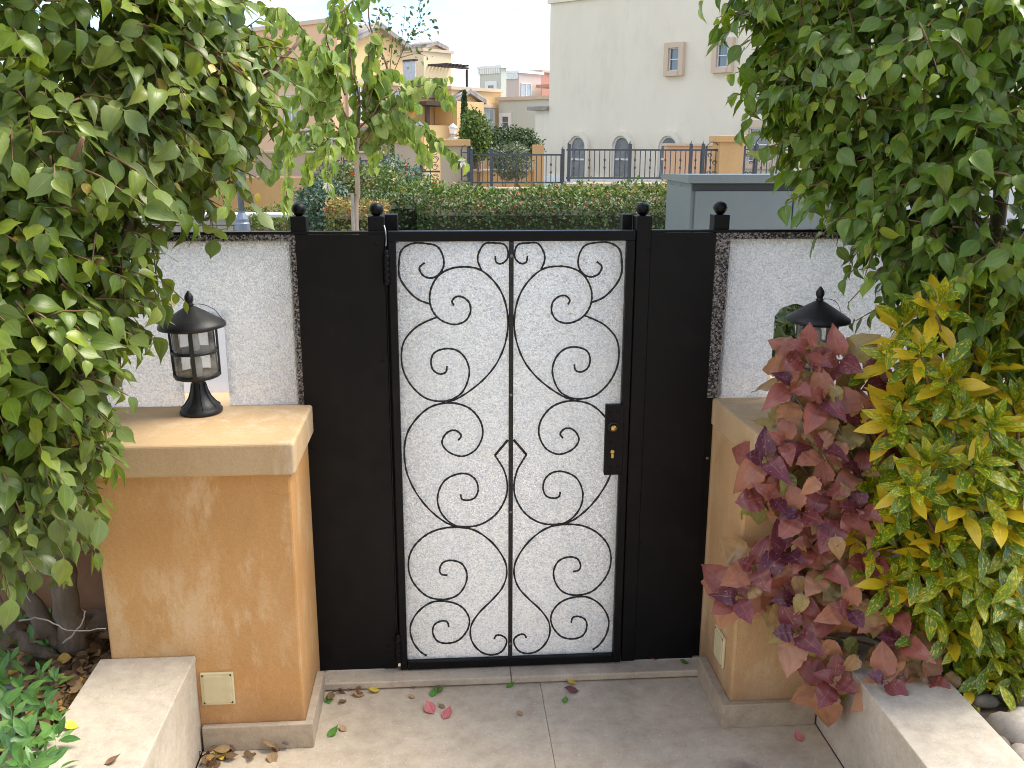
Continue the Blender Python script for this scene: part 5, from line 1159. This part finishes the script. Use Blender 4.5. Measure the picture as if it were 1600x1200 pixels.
for a in [(513,1095,0,'green',.045,20,'fresh green fallen leaf beside the plinth corner of the orange pillar'),(559,1087,0,'tan',.05,80,'curled tan fallen leaf against the doorstep near the orange pillar'),(584,1081,0,'yellow',.052,110,'yellow-green fallen leaf touching the doorstep near the hinge side'),(535,1098,0,'brown',.04,150,'crumpled brown fallen leaf by the orange pillar plinth'),(643,1090,0,'tan',.028,70,'tiny tan curled leaf below the gate hinge corner'),
          (677,1084,0,'green',.045,-10,'darker of two green leaves lying together below the gate'),(688,1079,0,'green',.042,-40,'green leaf tucked against the doorstep above the pink leaf'),(671,1109,0,'pink',.068,25,'broad pink fallen leaf lying on the patio below the gate'),(690,1105,0,'brown',.03,60,'small brown curl between the two pink leaves'),(699,1117,0,'pink',.062,-25,'folded pink fallen leaf with a stalk'),
          (798,1072,0,'green',.04,-60,'green fallen leaf at the doorstep joint'),(892,1068,0,'yellow',.045,80,'yellow fallen leaf lying just above the purple leaf'),(892,1081,0,'purple',.062,95,'dark purple fallen leaf near the doorstep'),(883,1095,0,'green',.035,-15,'small green leaf just below the purple leaf'),(812,1116,0,'tan',.03,60,'tan leaf scrap alone in the middle of the patio'),
          (521,1146,0,'green',.055,-35,'bright green fallen leaf with a tan one beside the plinth'),(535,1140,0,'tan',.038,50,'tan leaf lying on the tip of a green leaf'),(345,1184,0,'yellow',.062,80,'bright yellow leaf in the corner by the planter wall'),(1247,1153,0,'pink',.048,10,'pink fallen leaf beside the grey planter wall'),(1068,1036,.0305,'green',.04,80,'green leaf on the doorstep by the ochre pillar'),(1020,1030,.0305,'red',.04,85,'red leaf lying under the gate on the doorstep'),
          (108,1137,.3275,'yellow',.055,85,'orange-yellow leaf on the pale planter wall'),(177,1190,.3275,'brown',.045,-60,'dry brown leaf on the pale planter wall'),(430,1172,0,'brown',.035,75,'brown leaf at the foot of the pillar plinth'),(97,967,.30,'yellow',.07,70,'yellow leaf caught at the ficus trunk')]: fallen(*a)
# dry litter on the beds and in the corner: beyond counting
def litter(name, label, regs, n_, seed, mat):
    r = np.random.default_rng(seed); P = []
    for (x0, x1, y0, y1, z, k) in regs:
        for i in range(int(n_*k)): P.append((r.uniform(x0, x1), r.uniform(y0, y1), z+r.uniform(.004, .022)))
    P = np.array(P); n2 = len(P); Dv = r.standard_normal((n2, 3))*(1, 1, .25); Nv = np.array([0, 0, 1.0])+.45*r.standard_normal((n2, 3))
    o = leaf_cloud(holder, FICUS, P, Dv, Nv, r.uniform(.03, .065, n2), r.random(n2)**1.3, mat, 0, sname=name)
    o.parent = None; kind(o, 'stuff'); tag(o, label, 'leaf litter')
holder = bpy.data.objects.new('tmp', None); COL.objects.link(holder); WL['tmp'] = (0, 0, 0)
litter('leaf_litter', 'dry brown leaf litter on the soil around the ficus trunk', [(-2.2, -1.07, -.5, .05, .265, .5), (-1.5, -1.07, -1.1, -.3, .265, .4), (-1.28, -1.07, -.9, -.1, .275, .35)], 520, 91, M['dry'])
litter('leaf_litter', 'small heap of dry leaves where planter wall meets plinth', [(-.765, -.68, -.47, -.40, .002, .75), (-.66, -.46, -.42, -.395, 0, .25)], 28, 92, M['dry'])
litter('leaf_litter', 'dry crumbs of leaves along the doorstep edge', [(-.42, -.30, -.125, -.085, .0, .6), (-.42, .3, -.10, -.085, 0, .4)], 12, 94, M['dry'])
bpy.data.objects.remove(holder)
M['peb'] = stone('white_pebble', (.42, .37, .31, 1), (.32, .28, .23, 1), (.5, .47, .4, 1), 1.5, .7)
M['peb2'] = stone('grey_pebble', (.22, .185, .145, 1), (.16, .135, .105, 1), (.3, .26, .2, 1), 1.5, .75)
k = 0
PS = [(1580,1145,.07,'big white pebble against the planter wall edge','peb'),(1563,1078,.055,'rounded tan boulder-like pebble under the croton leaves','peb2'),(1537,1095,.04,'grey pebble in the gap between planter wall and tan pebble','peb2'),(1588,1120,.045,'flat pale pebble behind the big white pebble','peb'),(1598,1180,.05,'white pebble at the planter wall below the big one','peb'),(1600,1098,.04,'brown pebble beside the tan one','peb2'),(1525,1075,.035,'small dark pebble under the speckled leaf','peb2')]
for i in range(14): PS.append((r_.uniform(1500, 1720), r_.uniform(1040, 1290), r_.uniform(.025, .045), *(('small pale pebble scattered among the croton stems', 'peb') if r_.random() < .5 else ('small dark pebble scattered among the croton stems', 'peb2'))))
for px, py, R_, lb, mt in PS:
    q = onZ(px, py, .285)
    if q[0] < 1.462+R_*.9: q[0] = 1.462+R_*.95
    bm = bmesh.new(); bmesh.ops.create_icosphere(bm, subdivisions=2, radius=1); sc = np.array([1.0, r_.uniform(.6, .8), r_.uniform(.45, .65)])*R_; an = r_.uniform(0, 3.14)
    for v in bm.verts:
        c = np.array(v.co); k_ = 1+.12*math.sin(c[0]*3+px)+.1*math.sin(c[1]*4+py)+.08*math.sin(c[2]*5+px*.3); c = c*sc*k_
        v.co = (c[0]*math.cos(an)-c[1]*math.sin(an), c[0]*math.sin(an)+c[1]*math.cos(an), c[2])
    me = bpy.data.meshes.new('pebble'); bm.to_mesh(me); bm.free(); me.materials.append(M[mt]); me.shade_smooth()
    tag(mko('pebble', me, None, (q[0], q[1], .264+sc[2]*.75)), lb, 'pebble', 'pebbles in the croton bed')
# ================================================================== THE HOUSE THE PICTURE IS TAKEN FROM (behind the camera; shades the patio)
t = thing('house', 'cream house front facing the gate', 'house', (.2, -9.5, 0))
MB().box(-5.5, 6.0, -15, -9.5, -.05, 6.2).build('wall', M['beige'], t); box('parapet_coping', -5.7, 6.2, -15.2, -9.3, 6.202, 6.35, M['trim'], t)
box('door', -.45, .65, -9.499, -9.42, .0, 2.2, M['wood'], t, .01); win((0, -9.5), (1, 0), (0, 1), -2.6, 1.7, 1.4, 1.4, t, .15, .12, 'trim', 'v'); win((0, -9.5), (1, 0), (0, 1), 3.0, 1.7, 1.4, 1.4, t, .15, .12, 'trim', 'v'); win((0, -9.5), (1, 0), (0, 1), 0.1, 4.8, 1.4, 1.4, t, .15, .12, 'trim', 'v')
